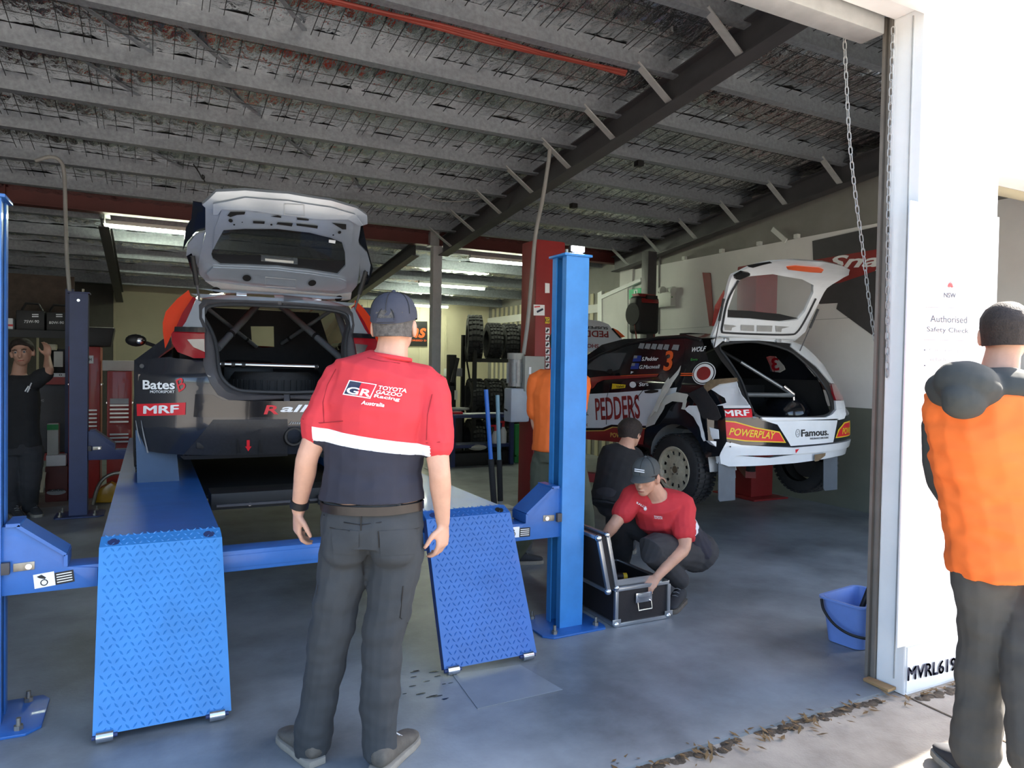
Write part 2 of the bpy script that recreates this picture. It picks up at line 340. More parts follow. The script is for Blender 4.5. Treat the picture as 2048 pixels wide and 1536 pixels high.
def foilbay(ya, yb):
    nx = 330; ny = max(6, int((yb-ya)/.045)); rows = []
    for j in range(ny+1):
        y = lerp(ya, yb, j/ny); r = []
        for i in range(nx+1):
            x = lerp(XL, XW, i/nx); fx = abs(math.sin(math.pi*x/.15)); e = math.sin(math.pi*j/ny)
            d = .022*fx*e+.022*noise.noise(V(x*3.1, y*5, 1))+.012*noise.noise(V(x*11, y*14, 4))+.005*noise.noise(V(x*33, y*25, 9))
            r.append((x, y, zfoil(y)-.03*e-d))
        rows.append(r)
    return MB().grid(rows)
for a, b in zip(PUR[:-1], PUR[1:]):
    fo = foilbay(a+.05, b+.02).build('foil_sheet', 'foil', ce, smooth=80)
    wm = MB(); n = int((XW-XL)/.15)
    if b < 10:
        for i in range(n+1):
            x = XL+i*.15; wm.bar((x, a+.06, zfoil(a)-.05), (x+.004*math.sin(i*3), b, zfoil(b)-.05), .005, .005)
            if i % 5 == 0: wm.bar((x+.05, a+.06, zfoil(a)-.05), (x+.05, b, zfoil(b)-.05), .004, .004)
        for f in (.3, .62):
            y = lerp(a, b, f); wm.bar((XL, y, zfoil(y)-.078), (XW, y, zfoil(y)-.078), .004, .004)
        w_ = wm.build('safety_mesh', 'wire', fo, smooth=0); w_['kind'] = 'stuff'
# bridging struts between purlins
for x0, x1, k in ((-1.0, -.3, 3), (.55, 1.0, 3), (-.55, .0, 4), (.1, .55, 4), (.35, .9, 5), (1.0, 1.5, 6), (-.6, -.1, 5), (1.2, 1.7, 2), (1.9, 2.3, 7), (-.2, .3, 7)):
    y0, y1 = PUR[k], PUR[k+1]
    MB().bar((x0, y0+.05, zpur(y0)+.06), (x1, y1-.01, zpur(y1)+.12), .035, .006).build('bridging_strut', 'galv', ce)
def ibeam(p0, p1, h, w, tw=.008, tf=.012):           # p at bottom centre
    p0, p1 = Vector(p0), Vector(p1); up = V(0, 0, 1); m_ = MB()
    m_.bar(p0+up*tf/2, p1+up*tf/2, w, tf); m_.bar(p0+up*(h-tf/2), p1+up*(h-tf/2), w, tf); m_.bar(p0+up*h/2, p1+up*h/2, tw, h-2*tf); return m_
for xr in (3.86, XW-.16):
    rf = ibeam((xr, 2.32, zraf(2.32)), (xr, 9.9, zraf(9.9)), .25, .15).build('rafter', 'steel_dark', ce)
    for y in PUR[1:10]:
        MB().bar((xr-.06, y+.05, zraf(y)+.02), (xr-.42, y+.02, zpur(y)+.03), .012, .07, up=(0, 1, 0)).build('fly_brace', 'steel_grey', rf)
for xr in (-.52, 3.5):
    ibeam((xr, 10.1, zraf(10.1)+.02), (xr, YB, zraf(YB)+.02), .2, .12).build('rafter', 'steel_dark', ce)
bm_ = ibeam((XL, 10, 3.33), (XW, 10, 3.33), .36, .16, .01, .016).build('main_beam', 'red_beam', ce)
for x in (-3, -1.5, .9, 2.4, 5.4): MB().box(x-.006, x+.006, 9.925, 9.995, 3.35, 3.67).build('stiffener', 'red_beam', bm_)
MB().box(3.66, 3.80, 9.91, 10.09, 3.32, 3.7).build('cleat', 'steel_grey', bm_)
# square post
po = MB().box(3.72, 3.86, 9.93, 10.07, 0, 3.33).build('steel_post', 'post_paint', bevel=.008); tag(po, 'pale grey square steel post under the red beam', 'post')
MB().box(3.68, 3.9, 9.89, 10.11, 0, .012).build('base_plate', 'steel_grey', po)
# fluorescent lights
def fluoro(x0, x1, y, label):
    z = zpur(y)-.004; t = thing('fluorescent_light', label, 'light', ((x0+x1)/2, y, z), 'fluorescent lights in the back bay')
    MB().box(x0, x1, y-.05, y+.05, z-.05, z).build('housing', 'fitting', t, bevel=.008)
    MB().cyl((x0+.02, y, z-.065), (x1-.02, y, z-.065), .026, n=14).build('tube', 'tube_light', t)
fluoro(-.55, .72, 10.5, 'long fluorescent light behind the raised dark hatch'); fluoro(4.55, 5.78, 10.5, 'fluorescent light between grey post and red lift column')
fluoro(4.4, 5.75, 12.5, 'fluorescent light passing behind the grey square post'); fluoro(4.6, 5.8, 14.5, 'fluorescent light nearest the cream back wall')
# ------------------------------------------------------------------ four-post lift
LX = .80                                              # lift centre line
def mx(p): return V(2*LX-p[0], p[1], p[2])
lift = thing('four_post_lift', 'blue four-post car lift with two runways and tread-plate ramps', 'car lift', (LX, 6, 0))
def cpost(xin, xout, y0, y1, m, h=2.19):
    s = 1 if xout > xin else -1; t = .008; lip = .045
    poly = [(xout, y0), (xout, y1), (xin, y1), (xin, y1-lip), (xin+s*t, y1-lip), (xin+s*t, y1-t), (xout-s*t, y1-t), (xout-s*t, y0+t), (xin+s*t, y0+t), (xin+s*t, y0+lip), (xin, y0+lip), (xin, y0)]
    p = MB().prism([(x, y, .01) for x, y in poly], (0, 0, h-.01)).build('post', m, lift, smooth=0)
    xa, xb = sorted((xin, xout)); ym = (y0+y1)/2
    pl = [(xa-.15, y0-.06), (xa-.10, y0-.11), (xb+.10, y0-.10), (xb+.12, y0-.06), (xb+.12, y1+.05), (xb+.06, y1+.10), (xa-.12, y1+.10), (xa-.15, y1+.05)]
    if s < 0: pl = [(xa+xb-x, y) for x, y in pl]
    MB().prism([(x, y, 0) for x, y in pl], (0, 0, .012)).build('base_plate', 'lift_blue_dark' if m == 'lift_blue_dark' else 'lift_blue', p, bevel=.003)
    for bx, by in ((xa-.07, y0-.06), (xb+.07, y0-.04), (xa-.07, y1+.05), (xb+.07, y1+.05)):
        if s < 0: bx = xa+xb-bx
        MB().cyl((bx, by, .012), (bx, by, .03), .018, n=6).cyl((bx, by, .03), (bx, by, .06), .009, n=10).build('anchor_bolt', 'steel_raw', p)
    MB().box(xa-.02, xb+.015, y0-.015, y1+.015, h, h+.014).build('top_cap', m, p, bevel=.003)
    MB().cyl((xin+s*.05, ym, h+.012), (xin+s*.05, ym, h+.05), .012, n=10).build('rod_end', 'steel_raw', p)
    MB().box(*sorted((xin+s*.11, xin+s*.125)), ym-.014, ym+.014, .05, h-.05).build('lock_ladder', 'steel_dark', p)
    MB().cyl((xin+s*.07, ym, .1), (xin+s*.07, ym, h-.02), .006, n=6).build('lift_cable', 'steel_raw', p)
    return p
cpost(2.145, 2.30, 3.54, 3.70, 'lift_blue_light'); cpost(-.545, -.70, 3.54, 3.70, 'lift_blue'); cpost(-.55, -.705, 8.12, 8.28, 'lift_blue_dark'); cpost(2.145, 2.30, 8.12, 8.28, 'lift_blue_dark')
# bolt heads on the visible rear post
MB().cyl((-.63, 8.118, 2.12), (-.63, 8.108, 2.12), .014, n=8).build('bolt_head', 'chrome', lift)
# cross beams with end brackets
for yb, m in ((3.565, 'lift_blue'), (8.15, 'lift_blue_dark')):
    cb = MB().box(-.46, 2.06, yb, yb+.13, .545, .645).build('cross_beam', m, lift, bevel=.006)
    MB().box(-.18, 1.78, yb-.004, yb, .565, .625).build('access_plate', m, cb, bevel=.004)
    pg = [(-.545, .548), (-.2, .548), (-.2, .63), (-.315, .645), (-.325, .66), (-.325, .70), (-.49, .832), (-.53, .835), (-.545, .835)]
    for k in (0, 1):
        q = [(x if k == 0 else 2*LX-x, yb-.006, z) for x, z in pg]
        br = MB().prism(q, (0, .145, 0)).build('bracket', m, cb, bevel=.004)
        s = 1 if k == 0 else -1; X = lambda x: x if k == 0 else 2*LX-x
        MB().bar((X(-.53), yb+.066, .842), (X(-.48), yb+.066, .842), .17, .014).bar((X(-.49), yb+.066, .838), (X(-.318), yb+.066, .70), .17, .014).bar((X(-.318), yb+.066, .70), (X(-.318), yb+.066, .65), .17, .014).build('bracket_cap', m, br)
        MB().prism([(X(-.505), yb-.006, .645), (X(-.43), yb-.006, .648), (X(-.43), yb-.006, .683), (X(-.505), yb-.006, .68)], (0, -.004, 0)).build('latch_plate', 'steel_raw', br, bevel=.002)
        MB().cyl((X(-.45), yb-.008, .665), (X(-.45), yb-.022, .665), .012, n=10).build('bolt_head', 'chrome', br)
        MB().box(*sorted((X(-.545), X(-.515))), yb-.03, yb-.004, .64, .69).build('slide_block', 'steel_dark', br, bevel=.003)
        if yb < 4:
            a = .1 if k == 0 else -.02; ax = V(math.cos(a), 0, math.sin(a)); az = V(-math.sin(a), 0, math.cos(a)); c0 = V(-.43 if k == 0 else 1.80, yb-.0075, .565 if k == 0 else .572)
            st = MB().prism([c0, c0+ax*.075, c0+ax*.075+az*.06, c0+az*.06], (0, -.001, 0)).build('warning_sticker', 'white', br)
            MB().prism([c0+ax*.076, c0+ax*.145, c0+ax*.145+az*.052, c0+ax*.076+az*.052], (0, -.001, 0)).build('warning_panel', 'black_print', st)
            for j in range(4): MB().prism([c0+ax*.082+az*(.008+j*.011)+V(0, -.0016, 0), c0+ax*.138+az*(.008+j*.011)+V(0, -.0016, 0), c0+ax*.138+az*(.012+j*.011)+V(0, -.0016, 0), c0+ax*.082+az*(.012+j*.011)+V(0, -.0016, 0)], (0, -.0006, 0)).build('print_line', 'white_print', st)
            cc = c0+ax*.036+az*.02+V(0, -.0015, 0); MB().lathe(cc, (0, -1, 0), [(0, .014), (.0008, .014), (.0008, .010), (0, .010)], 16).build('pictogram', 'black_print', st)
            MB().prism([c0+ax*.012+az*.05+V(0, -.0016, 0), c0+ax*.03+az*.055+V(0, -.0016, 0), c0+ax*.045+az*.04+V(0, -.0016, 0), c0+ax*.04+az*.034+V(0, -.0016, 0), c0+ax*.02+az*.042+V(0, -.0016, 0)], (0, -.0005, 0)).build('pictogram', 'black_print', st)
# runways and ramps
def runway(x0, x1):
    r = MB().box(x0, x1, 3.63, 8.35, .732, .74).box(x0, x0+.008, 3.63, 8.35, .648, .732).box(x1-.008, x1, 3.63, 8.35, .648, .732).box(x0, x1, 3.62, 3.63, .66, .74).build('runway', 'lift_blue', lift, smooth=0)
    for y in (3.85, 5, 6, 7): MB().box(x0+.01, x1-.01, y, y+.05, .66, .73).build('crossbar', 'lift_blue_dark', r)
    return r
def ramp(x0, x1, hole_right):
    A, B, Cc = V(0, 3.61, .752), V(0, 3.535, .722), V(0, 3.235, .035)          # hinge, bend, toe
    rows = [(A, x0, x1), (B, x0-.004, x1+.004), (Cc, x0-.008, x1+.022)]
    mb = MB(); n1 = (B-A).cross(V(1, 0, 0)).normalized(); n2 = (Cc-B).cross(V(1, 0, 0)).normalized()
    if n1.z < 0: n1 = -n1
    if n2.z < 0: n2 = -n2
    nn = ((n1+n2)/2).normalized(); off = [n1, nn, n2]
    mb.rings([[V(a, p.y, p.z), V(b, p.y, p.z), V(b, p.y, p.z)-o*.008, V(a, p.y, p.z)-o*.008] for (p, a, b), o in zip(rows, off)])
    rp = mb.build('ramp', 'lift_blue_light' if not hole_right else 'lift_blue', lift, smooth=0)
    for xs in (x0-.005, x1-.003):
        MB().prism([V(xs, B.y, B.z)-n2*.008, V(xs, Cc.y, Cc.z)-n2*.008, V(xs, Cc.y, Cc.z)-n2*.05, V(xs, B.y, B.z)-n2*.05], (.008, 0, 0)).build('side_skirt', 'lift_blue_dark', rp)
    t = MB(); sd = (Cc-B); L = sd.length; sd.normalize(); ex = V(1, 0, 0)
    def loz(c, d, nrm):
        sdv = d.cross(nrm).normalized(); a, w, h = .0135, .0042, .0038
        t.add([c-d*a, c+sdv*w, c+d*a, c-sdv*w, c-d*a*.4+nrm*h, c+d*a*.4+nrm*h], [(0, 1, 4), (1, 5, 4), (1, 2, 5), (2, 3, 5), (3, 4, 5), (3, 0, 4)])
    nx = 17; ny = int(L/.0285)
    for j in range(ny):
        for i in range(nx):
            u = x0+.012+(i+.25+.5*(j % 2))*(x1-x0-.02)/nx; v = .014+j*L/ny
            if u > x1-.012: continue
            c = B+sd*v+V(u, 0, 0)-V(B.x, 0, 0); g = (i+j//2) % 2
            loz(c, (ex*.62+sd*(.78 if g else -.78)).normalized(), n2)
    e1 = (A-B).normalized()
    for j in range(3):
        for i in range(nx):
            u = x0+.014+(i+.25+.5*(j % 2))*(x1-x0-.02)/nx
            if u < x1-.012: loz(V(u, B.y, B.z)+e1*(.018+j*.032), (ex*.62+e1*(.78 if (i+j) % 2 else -.78)).normalized(), n1)
    to = t.build('tread_pattern', 'lift_blue_light' if not hole_right else 'lift_blue', rp, smooth=0); to['kind'] = 'stuff'
    for hx in (x0+.05, x1-.05):
        blk = hole_right and hx > x0+.1; c = V(hx, 3.565, .7345); MB().cyl(c-n1*.004, c+n1*.0018, .024, n=20).build('lock_hole' if blk else 'hole_plug', 'black_hole' if blk else 'lift_blue_dark', rp)
    for hx in (x0+.035, x1-.035):
        MB().cyl((hx-.03, Cc.y-.004, .03), (hx+.03, Cc.y-.004, .03), .022, n=16).build('roller', 'chrome', rp)
        MB().cyl((hx-.045, Cc.y-.004, .03), (hx+.045, Cc.y-.004, .03), .009, n=10).build('roller_pin', 'lift_blue_dark', rp)
for x0, x1, h in ((-.19, .297, False), (1.31, 1.80, True)): runway(x0, x1); ramp(x0, x1, h)
# jacking beam between the runways
MB().box(.30, 1.305, 4.95, 8.05, .655, .68).build('under_car_shade_sheet', 'black', lift, bevel=.004)  # added black sheet that paints in the shade beneath the car
jb = MB().box(.33, 1.30, 4.62, 4.86, .64, .74).build('jack_beam', 'black', lift, bevel=.006)
MB().box(.36, 1.28, 4.60, 4.62, .66, .675).build('beam_trim', 'steel_dark', jb)
for x in (.98, 1.03, 1.09): MB().cyl((x, 4.585, .60 if x > 1 else .64), (x, 4.585, .76 if x > 1 else .70), .022, n=14).build('pad_adapter', 'rubber', jb); 
for x in (.55, 1.2): MB().cyl((x, 4.618, .665), (x, 4.605, .665), .011, n=10).build('bolt_head', 'chrome', jb)
# LED work light on the front post
led = thing('work_light', 'small bright LED work light on top of the blue lift post', 'light', (2.25, 3.60, 2.206))
MB().box(2.215, 2.285, 3.585, 3.625, 2.206, 2.225).build('mount', 'steel_dark', led, bevel=.003)
MB().obox((2.25, 3.60, 2.243), (.05, 0, 0), (0, .012, .0), (0, 0, .02)).build('body', 'black', led, bevel=.004)
MB().box(2.208, 2.292, 3.583, 3.589, 2.229, 2.258).build('lens', 'led', led)
# cable from the roof to the rear post, and conduit
# trolley jacks with upright handles
def jack(px, pyt, pyb, dep, m1, m2, label, lean=0):
    top = atD(px, pyt, dep); bot = atD(px+lean, pyb, dep); b = V(bot.x, bot.y, 0); t = thing('trolley_jack', label, 'jack', b, 'trolley jacks behind the ramp')
    mid = bot.lerp(top, .42)
    MB().cyl(bot.lerp(top, .05), mid, .026, n=12).build('grip', 'rubber', t); MB().cyl(mid, top, .019, n=12).build('handle', m1, t); MB().cyl(bot, bot.lerp(top, .06), .022, n=12).build('socket', m2, t)
    f = MB(); 
    for s in (-1, 1): f.prism([b+V(.3, s*.11, .03), b+V(-.32, s*.11, .03), b+V(-.32, s*.11, .12), b+V(-.05, s*.11, .17), b+V(.08, s*.11, .26), b+V(.3, s*.11, .1)], (0, s*.012, 0))
    f.box(b.x-.3, b.x+.28, b.y-.11, b.y+.11, .045, .07); f.build('frame', m2, t, bevel=.003)
    MB().prism([b+V(-.3, -.04, .09), b+V(.05, -.04, .14), b+V(.05, -.04, .2), b+V(-.3, -.04, .14)], (0, .08, 0)).build('lift_arm', m1, t); MB().cyl(b+V(-.27, 0, .13), b+V(-.27, 0, .16), .05).build('saddle', 'rubber', t)
    MB().box(b.x-.02, b.x+.12, b.y-.09, b.y+.09, .1, max(.2, bot.z)).build('handle_yoke', 'steel_grey', t, bevel=.01)
    for x in (-.26, .24):
        for s in (-1, 1): MB().cyl(b+V(x, s*.125, .045), b+V(x, s*.16, .045), .045).build('wheel', 'steel_dark', t)
jack(972, 779, 1019, 6.0, 'blue_pole', 'steel_grey', 'trolley jack with bright blue handle behind the right ramp', 17)
jack(995, 790, 1013, 6.5, 'light_blue_pole', 'steel_grey', 'trolley jack with pale blue handle beside the bright blue one', 6)
# ------------------------------------------------------------------ traced panels on a curved surface
def panel(name, loops, fn, m, parent, step=.07, solid=0, smooth=50):
    """loops: outer (+holes) of 2D points; cut on a grid and mapped by fn(a,b)->3D"""
    L3 = [[V(a, b, 0) for a, b in lp] for lp in loops]; pts = [p for lp in L3 for p in lp]
    bm = bmesh.new(); vv = [bm.verts.new(p) for p in pts]
    for t in tessellate_polygon(L3):
        try: bm.faces.new([vv[i] for i in t])
        except ValueError: pass
    for ax in (0, 1):
        lo = min(p[ax] for p in pts); hi = max(p[ax] for p in pts); n = int((hi-lo)/step)
        for i in range(1, n+1):
            co = V(0, 0, 0); co[ax] = lo+(hi-lo)*i/(n+1); no = V(0, 0, 0); no[ax] = 1
            bmesh.ops.bisect_plane(bm, geom=bm.verts[:]+bm.edges[:]+bm.faces[:], plane_co=co, plane_no=no)
    for v in bm.verts: v.co = fn(v.co.x, v.co.y)
    bmesh.ops.remove_doubles(bm, verts=bm.verts, dist=1e-5)
    if solid:
        ret = bmesh.ops.extrude_face_region(bm, geom=bm.faces[:]+bm.edges[:]+bm.verts[:], use_keep_orig=True)
        for e in ret['geom']:
            if isinstance(e, bmesh.types.BMVert): e.co += solid
        bmesh.ops.recalc_face_normals(bm, faces=bm.faces)
    me = bpy.data.meshes.new(name); bm.to_mesh(me); bm.free(); return link(name, me, m, parent, smooth)
class Surf:
    """a curved body face: base plane (P0,N) with axes A,B and a bulge function"""
    def __init__(s, P0, N, A, B, bulge): s.P0, s.N, s.A, s.B, s.bulge = Vector(P0), Vector(N).normalized(), Vector(A), Vector(B), bulge
    def at(s, a, b, off=0): return s.P0+s.A*a+s.B*b+s.N*(s.bulge(a, b)+off)
    def px(s, x, y):                                  # photo pixel -> (a,b) on the surface
        d = 0
        for _ in range(12):
            p = atP(x, y, s.P0+s.N*d, s.N)-s.P0; a, b = p.dot(s.A), p.dot(s.B); d = .5*d+.5*s.bulge(a, b)
        return (a, b)
    def poly(s, name, pts, m, parent, off=0, k=None, step=.07, mirror=None, solid=0, raw=False):
        q = list(pts) if raw else [s.px(*(k(*p) if k else p)) for p in pts]
        if mirror == 'join': q = q+[(-a, b) for a, b in q[::-1]]
        elif mirror: q = [(-a, b) for a, b in q]
        return panel(name, [q], lambda a, b: s.at(a, b, off), m, parent, step, -s.N*solid if solid else 0)
    def text(s, name, t, bl, br, tl, m, parent, off=.004, k=None, bold=.02, shear=0, flip=False, raw=False):
        f = (lambda p: p) if raw else (lambda p: s.px(*(k(*p) if k else p)))
        bl, br, tl = (V(*f(p)) for p in (bl, br, tl)); vs, fs, _ = text2d(t, bold, shear)
        return MB().add([(lambda q: s.at(q.x, q.y, off))(bl+(br-bl)*a+(tl-bl)*b) for a, b in vs], fs).build(name, m, parent, smooth=0)
def disc(s, name, c, r, m, parent, off=.003, k=None, n=20, ry=None):
    a, b = s.px(*(k(*c) if k else c)); ry = ry or r
    return panel(name, [[(a+r*math.cos(2*math.pi*i/n), b+ry*math.sin(2*math.pi*i/n)) for i in range(n)]], lambda u, v: s.at(u, v, off), m, parent, .2)
def wheel(c, ax, R, w, rimr, parent, rim='rim', spokes=12, name='wheel'):
    c, ax = Vector(c), Vector(ax).normalized()
    t = MB().lathe(c, ax, [(-w/2, rimr), (-w/2, R*.9), (-w*.42, R*.975), (-w*.3, R), (w*.3, R), (w*.42, R*.975), (w/2, R*.9), (w/2, rimr), (w*.3, rimr*.96), (-w*.3, rimr*.96)], 40)
    t.rings([[p for p in r] for r in []]) if False else None
    x = ax.orthogonal().normalized(); y = ax.cross(x)
    for i in range(44):                                # tread blocks
        a = 2*math.pi*i/44; d = x*math.cos(a)+y*math.sin(a); tt = ax.cross(d)
        for o_ in (-.32, 0, .32): t.obox(c+d*(R+.002)+ax*(o_*w)+tt*(.012 if o_ else 0), ax*w*.13, tt*R*.045, d*.008)
    k = len(t.v)
    to = t.build(name, 'rubber', parent)
    r = MB(); r.lathe(c, ax, [(w*.5, rimr*1.02), (w*.52, rimr*.99), (w*.50, rimr*.9), (w*.38, rimr*.86), (w*.34, rimr*.8)], 40)
    r.lathe(c, ax, [(w*.36, .001), (w*.42, .03), (w*.42, rimr*.30), (w*.36, rimr*.42), (w*.36, rimr*.64)], 40)
    for i in range(spokes):
        a = 2*math.pi*(i+.5)/spokes; d = x*math.cos(a)+y*math.sin(a); tt = ax.cross(d)
        r.prism([c+ax*w*.30+d*rimr*.60-tt*rimr*.10, c+ax*w*.30+d*rimr*.60+tt*rimr*.10, c+ax*w*.33+d*rimr*.87+tt*rimr*.12, c+ax*w*.33+d*rimr*.87-tt*rimr*.12], ax*w*.06)
    ro = r.build('rim', rim, to)
    MB().cyl(c+ax*w*.15, c+ax*w*.20, rimr*.84, n=30).build('brake_disc', 'steel_dark', to)
    MB().cyl(c+ax*w*.39, c+ax*w*.43, rimr*.16, n=16).build('hub_bore', 'mud', ro)
    for i in range(5):
        a = 2*math.pi*i/5; d = x*math.cos(a)+y*math.sin(a); MB().cyl(c+ax*w*.38+d*rimr*.23, c+ax*w*.44+d*rimr*.23, rimr*.05, n=6).build('wheel_nut', 'steel_raw', ro)
    return to
# ------------------------------------------------------------------ dark rally hatchback on the four-post lift
CX = .815
car1 = thing('rally_hatchback', 'dark rally hatchback with raised silver tailgate on the blue lift', 'car', (CX, 7, .74))
def bul1(a, z):
    d = -.30*max(0, abs(a)/.9)**3.2
    if z > 1.44: d -= (z-1.44)*.62*(1 if z < 2 else 1)
    if z < 1.1: d -= (1.1-z)*.35
    return d
R1 = Surf((CX, 4.92, 0), (0, -1, 0), (1, 0, 0), (0, 0, 1), bul1)
k1 = lambda x, y: (250+.24414*x, 560+.24414*y)
BUMP = [(1320, 992), (1000, 992), (850, 982), (760, 942), (700, 852), (660, 762), (640, 690), (640, 662), (410, 640), (365, 630), (75, 655), (72, 800), (80, 1130), (110, 1250), (180, 1400), (290, 1418), (480, 1432), (700, 1442), (1320, 1430)]
bump = R1.poly('bumper', BUMP, 'paint_dark', car1, k=k1, step=.05)
q = [R1.px(*k1(*p)) for p in BUMP]
panel('bumper_side', [[(-a, b) for a, b in q]], lambda a, b: R1.at(a, b), 'paint_dark', car1, .05)
cq = q[0][0]; panel('bumper_centre', [[(cq, q[0][1]), (-cq, q[0][1]), (-cq, q[-1][1]), (cq, q[-1][1])]], lambda a, b: R1.at(a, b), 'paint_dark', car1, .05)
# lower diffuser with strakes
R1.poly('diffuser', [(480, 1430), (720, 1145), (1330, 1140), (1330, 1425)], 'carbon', bump, .006, k1)
for x in (915, 1095): R1.poly('strake', [(x, 1310), (x+12, 1310), (x+25, 1412), (x, 1412)], 'black', bump, .02, k1)
R1.poly('splitter_lip', [(450, 1440), (740, 1432), (1330, 1422), (1330, 1440), (740, 1462), (480, 1470)], 'black', bump, .01, k1)
R1.poly('gloss_strip', [(575, 935), (720, 940), (800, 985), (1330, 1000), (1330, 1120), (560, 1122)], 'black_gloss', bump, .003, k1)
R1.poly('tow_arrow', [(995, 1310), (1020, 1310), (1020, 1362), (1035, 1362), (1008, 1402), (982, 1362), (995, 1362)], 'red_print', bump, .012, k1)
for c, r in (((138, 705), .014), ((700, 630), .012), ((692, 780), .012)): disc(R1, 'rivet', c, r, 'alu', bump, .006, k1)
# exhaust
a, z = R1.px(*k1(1380, 1280)); c = R1.at(a, z)
MB().lathe(c, (0, -1, 0), [(-.15, .05), (.03, .05), (.03, .062), (0, .07), (-.1, .07)], 24).build('exhaust_tip', 'black', car1); MB().cyl(c+V(0, .1, 0), c+V(0, .11, 0), .05).build('exhaust_bore', 'black_hole', car1)
R1.text('lettering', 'Bates', (145, 896), (408, 896), (145, 820), 'white_print', bump, .005, k1, .03); R1.text('lettering', 'MOTORSPORT', (205, 926), (405, 926), (205, 904), 'white_print', bump, .005, k1, .02)
R1.text('emblem', 'B', (440, 920), (500, 885), (415, 822), 'red_print', bump, .005, k1, .0)
mr = R1.poly('decal', [(95, 1015), (497, 1003), (493, 1104), (98, 1114)], 'red_print', bump, .004, k1)
R1.text('lettering', 'MRF', (148, 1096), (440, 1088), (150, 1030), 'white_print', mr, .007, k1, .06)
R1.text('lettering', 'R', (1135, 1100), (1255, 1100), (1160, 1025), 'red_print', bump, .007, k1, .05); R1.text('lettering', 'ally', (1266, 1100), (1600, 1100), (1280, 1020), 'white_print', bump, .007, k1, .04, .2)
R1.text('lettering', 'J', (1338, 1182), (1362, 1182), (1345, 1158), 'grey_print', bump, .007, k1, .02, .2)
for i in range(4): R1.poly('print_stroke', [(1366+i*18, 1180), (1378+i*18, 1180), (1384+i*18, 1164), (1372+i*18, 1164)], 'grey_print', bump, .007, k1)
for (x, y, w) in ((85, 1150, 5), (130, 1150, 4)):
    R1.poly('scrape', [(x, y), (x+w, y), (x+w+25, y+120), (x+w+60, y+265), (x+50, y+265), (x+18, y+120)], 'grey_print', bump, .004, k1)
# tail lights, pillars (left traced, right mirrored)
for mir in (None, True):
    tl = R1.poly('tail_light', [(395, 420), (650, 430), (652, 640), (560, 640), (430, 590), (385, 520), (378, 445)], 'lamp_red', car1, .03, k1, mirror=mir, solid=.02)
    R1.poly('lens', [(505, 488), (648, 484), (650, 590), (560, 552)], 'chrome', tl, .035, k1, mirror=mir)
    R1.poly('light_trim', [(405, 384), (655, 392), (655, 432), (400, 424)], 'black_gloss', tl, .04, k1, mirror=mir)
    R1.poly('pillar', [(585, 150), (650, 200), (655, 388), (470, 382), (500, 340)], 'paint_silver', car1, .01, k1, mirror=mir)
    R1.poly('pillar_stripe', [(540, 120), (585, 150), (500, 340), (470, 382), (395, 420), (350, 520), (330, 560), (312, 430), (310, 345), (335, 255), (430, 148), (525, 75)], 'paint_orange', car1, -.06, k1, mirror=mir)
    R1.poly('red_stripe', [(560, 132), (585, 150), (500, 340), (470, 382), (410, 405), (470, 270)], 'lamp_red', car1, -.03, k1, mirror=mir)
    R1.poly('wheel_arch_inner', [(75, 655), (365, 630), (395, 640), (380, 440), (310, 480)], 'paint_dark', car1, -.2, k1, mirror=mir)
# tailgate aperture frame
INN = [(1250, 215), (900, 200), (700, 215), (655, 262), (645, 300), (700, 400), (740, 500), (758, 600), (775, 750), (820, 832), (900, 890), (1000, 912), (1300, 922)]
OUT = [(1250, 172), (800, 160), (640, 160), (600, 200), (606, 320), (636, 400), (642, 560), (640, 690), (662, 765), (704, 855), (762, 944), (850, 984), (1300, 992)]
qi = [R1.px(*k1(*p)) for p in INN]; qo = [R1.px(*k1(*p)) for p in OUT]
def frame(io, oo, off, m, name):
    f = MB(); n = len(io)
    for sgn in (1, -1):
        f.grid([[R1.at(sgn*a, b, off) for a, b in oo], [R1.at(sgn*(a*.5+c*.5), b*.5+d*.5, off+.012) for (a, b), (c, d) in zip(oo, io)], [R1.at(sgn*a, b, off-.03) for a, b in io], [R1.at(sgn*a*.985, b, off-.12) for a, b in io]])
    f.add([R1.at(s_*oo[e][0], oo[e][1], off) for e in (0,) for s_ in (1, -1)]+[R1.at(s_*io[0][0], io[0][1], off-.03) for s_ in (-1, 1)], [(0, 1, 2, 3)])
    f.add([R1.at(s_*oo[-1][0], oo[-1][1], off) for s_ in (1, -1)]+[R1.at(s_*io[-1][0], io[-1][1], off-.03) for s_ in (-1, 1)], [(0, 1, 2, 3)])
    return f.build(name, m, car1, smooth=60)
fr = frame(qi, qo, .008, 'steel_dark', 'tailgate_frame')
sealp = [R1.at(a*1.0, b, -.01) for a, b in qi]+[R1.at(-a, b, -.01) for a, b in qi[::-1]]
MB().tube(spline(sealp, 3, True), .012, 8, True).build('weather_seal', 'seal', fr)
# body shell, roof, windows
ST = [(5.28, 2.00, .50, .62, .76, .86, 0), (5.5, 2.035, .52, .66, .78, .88, 0), (5.9, 2.06, .53, .68, .78, .87, 0), (6.6, 2.08, .54, .70, .77, .84, 0), (7.2, 2.04, .53, .70, .77, .84, 0), (7.85, 1.70, .60, .72, .78, .87, 1), (8.5, 1.62, .58, .70, .80, .88, 1), (8.95, 1.42, .50, .62, .70, .76, 1)]
sh = MB(); gl = MB(); gs = (MB(), MB()); rows = []
for y, zr, wr_, ws, wb_, wf_, hood in ST:
    zb = 1.66 if not hood else min(1.66, zr-.02)
    half = [(wf_-.04, .96), (wf_, 1.2), (wf_-.01, 1.45), (wb_, 1.56), (ws+.02, zb), ((wr_+ws)/2+.02, lerp(zb, zr, .55)), (wr_, zr-.03), (wr_*.6, zr+.015), (0, zr+.025)]
    rows.append([V(CX-w, y, z) for w, z in half]+[V(CX+w, y, z) for w, z in half[-2::-1]])
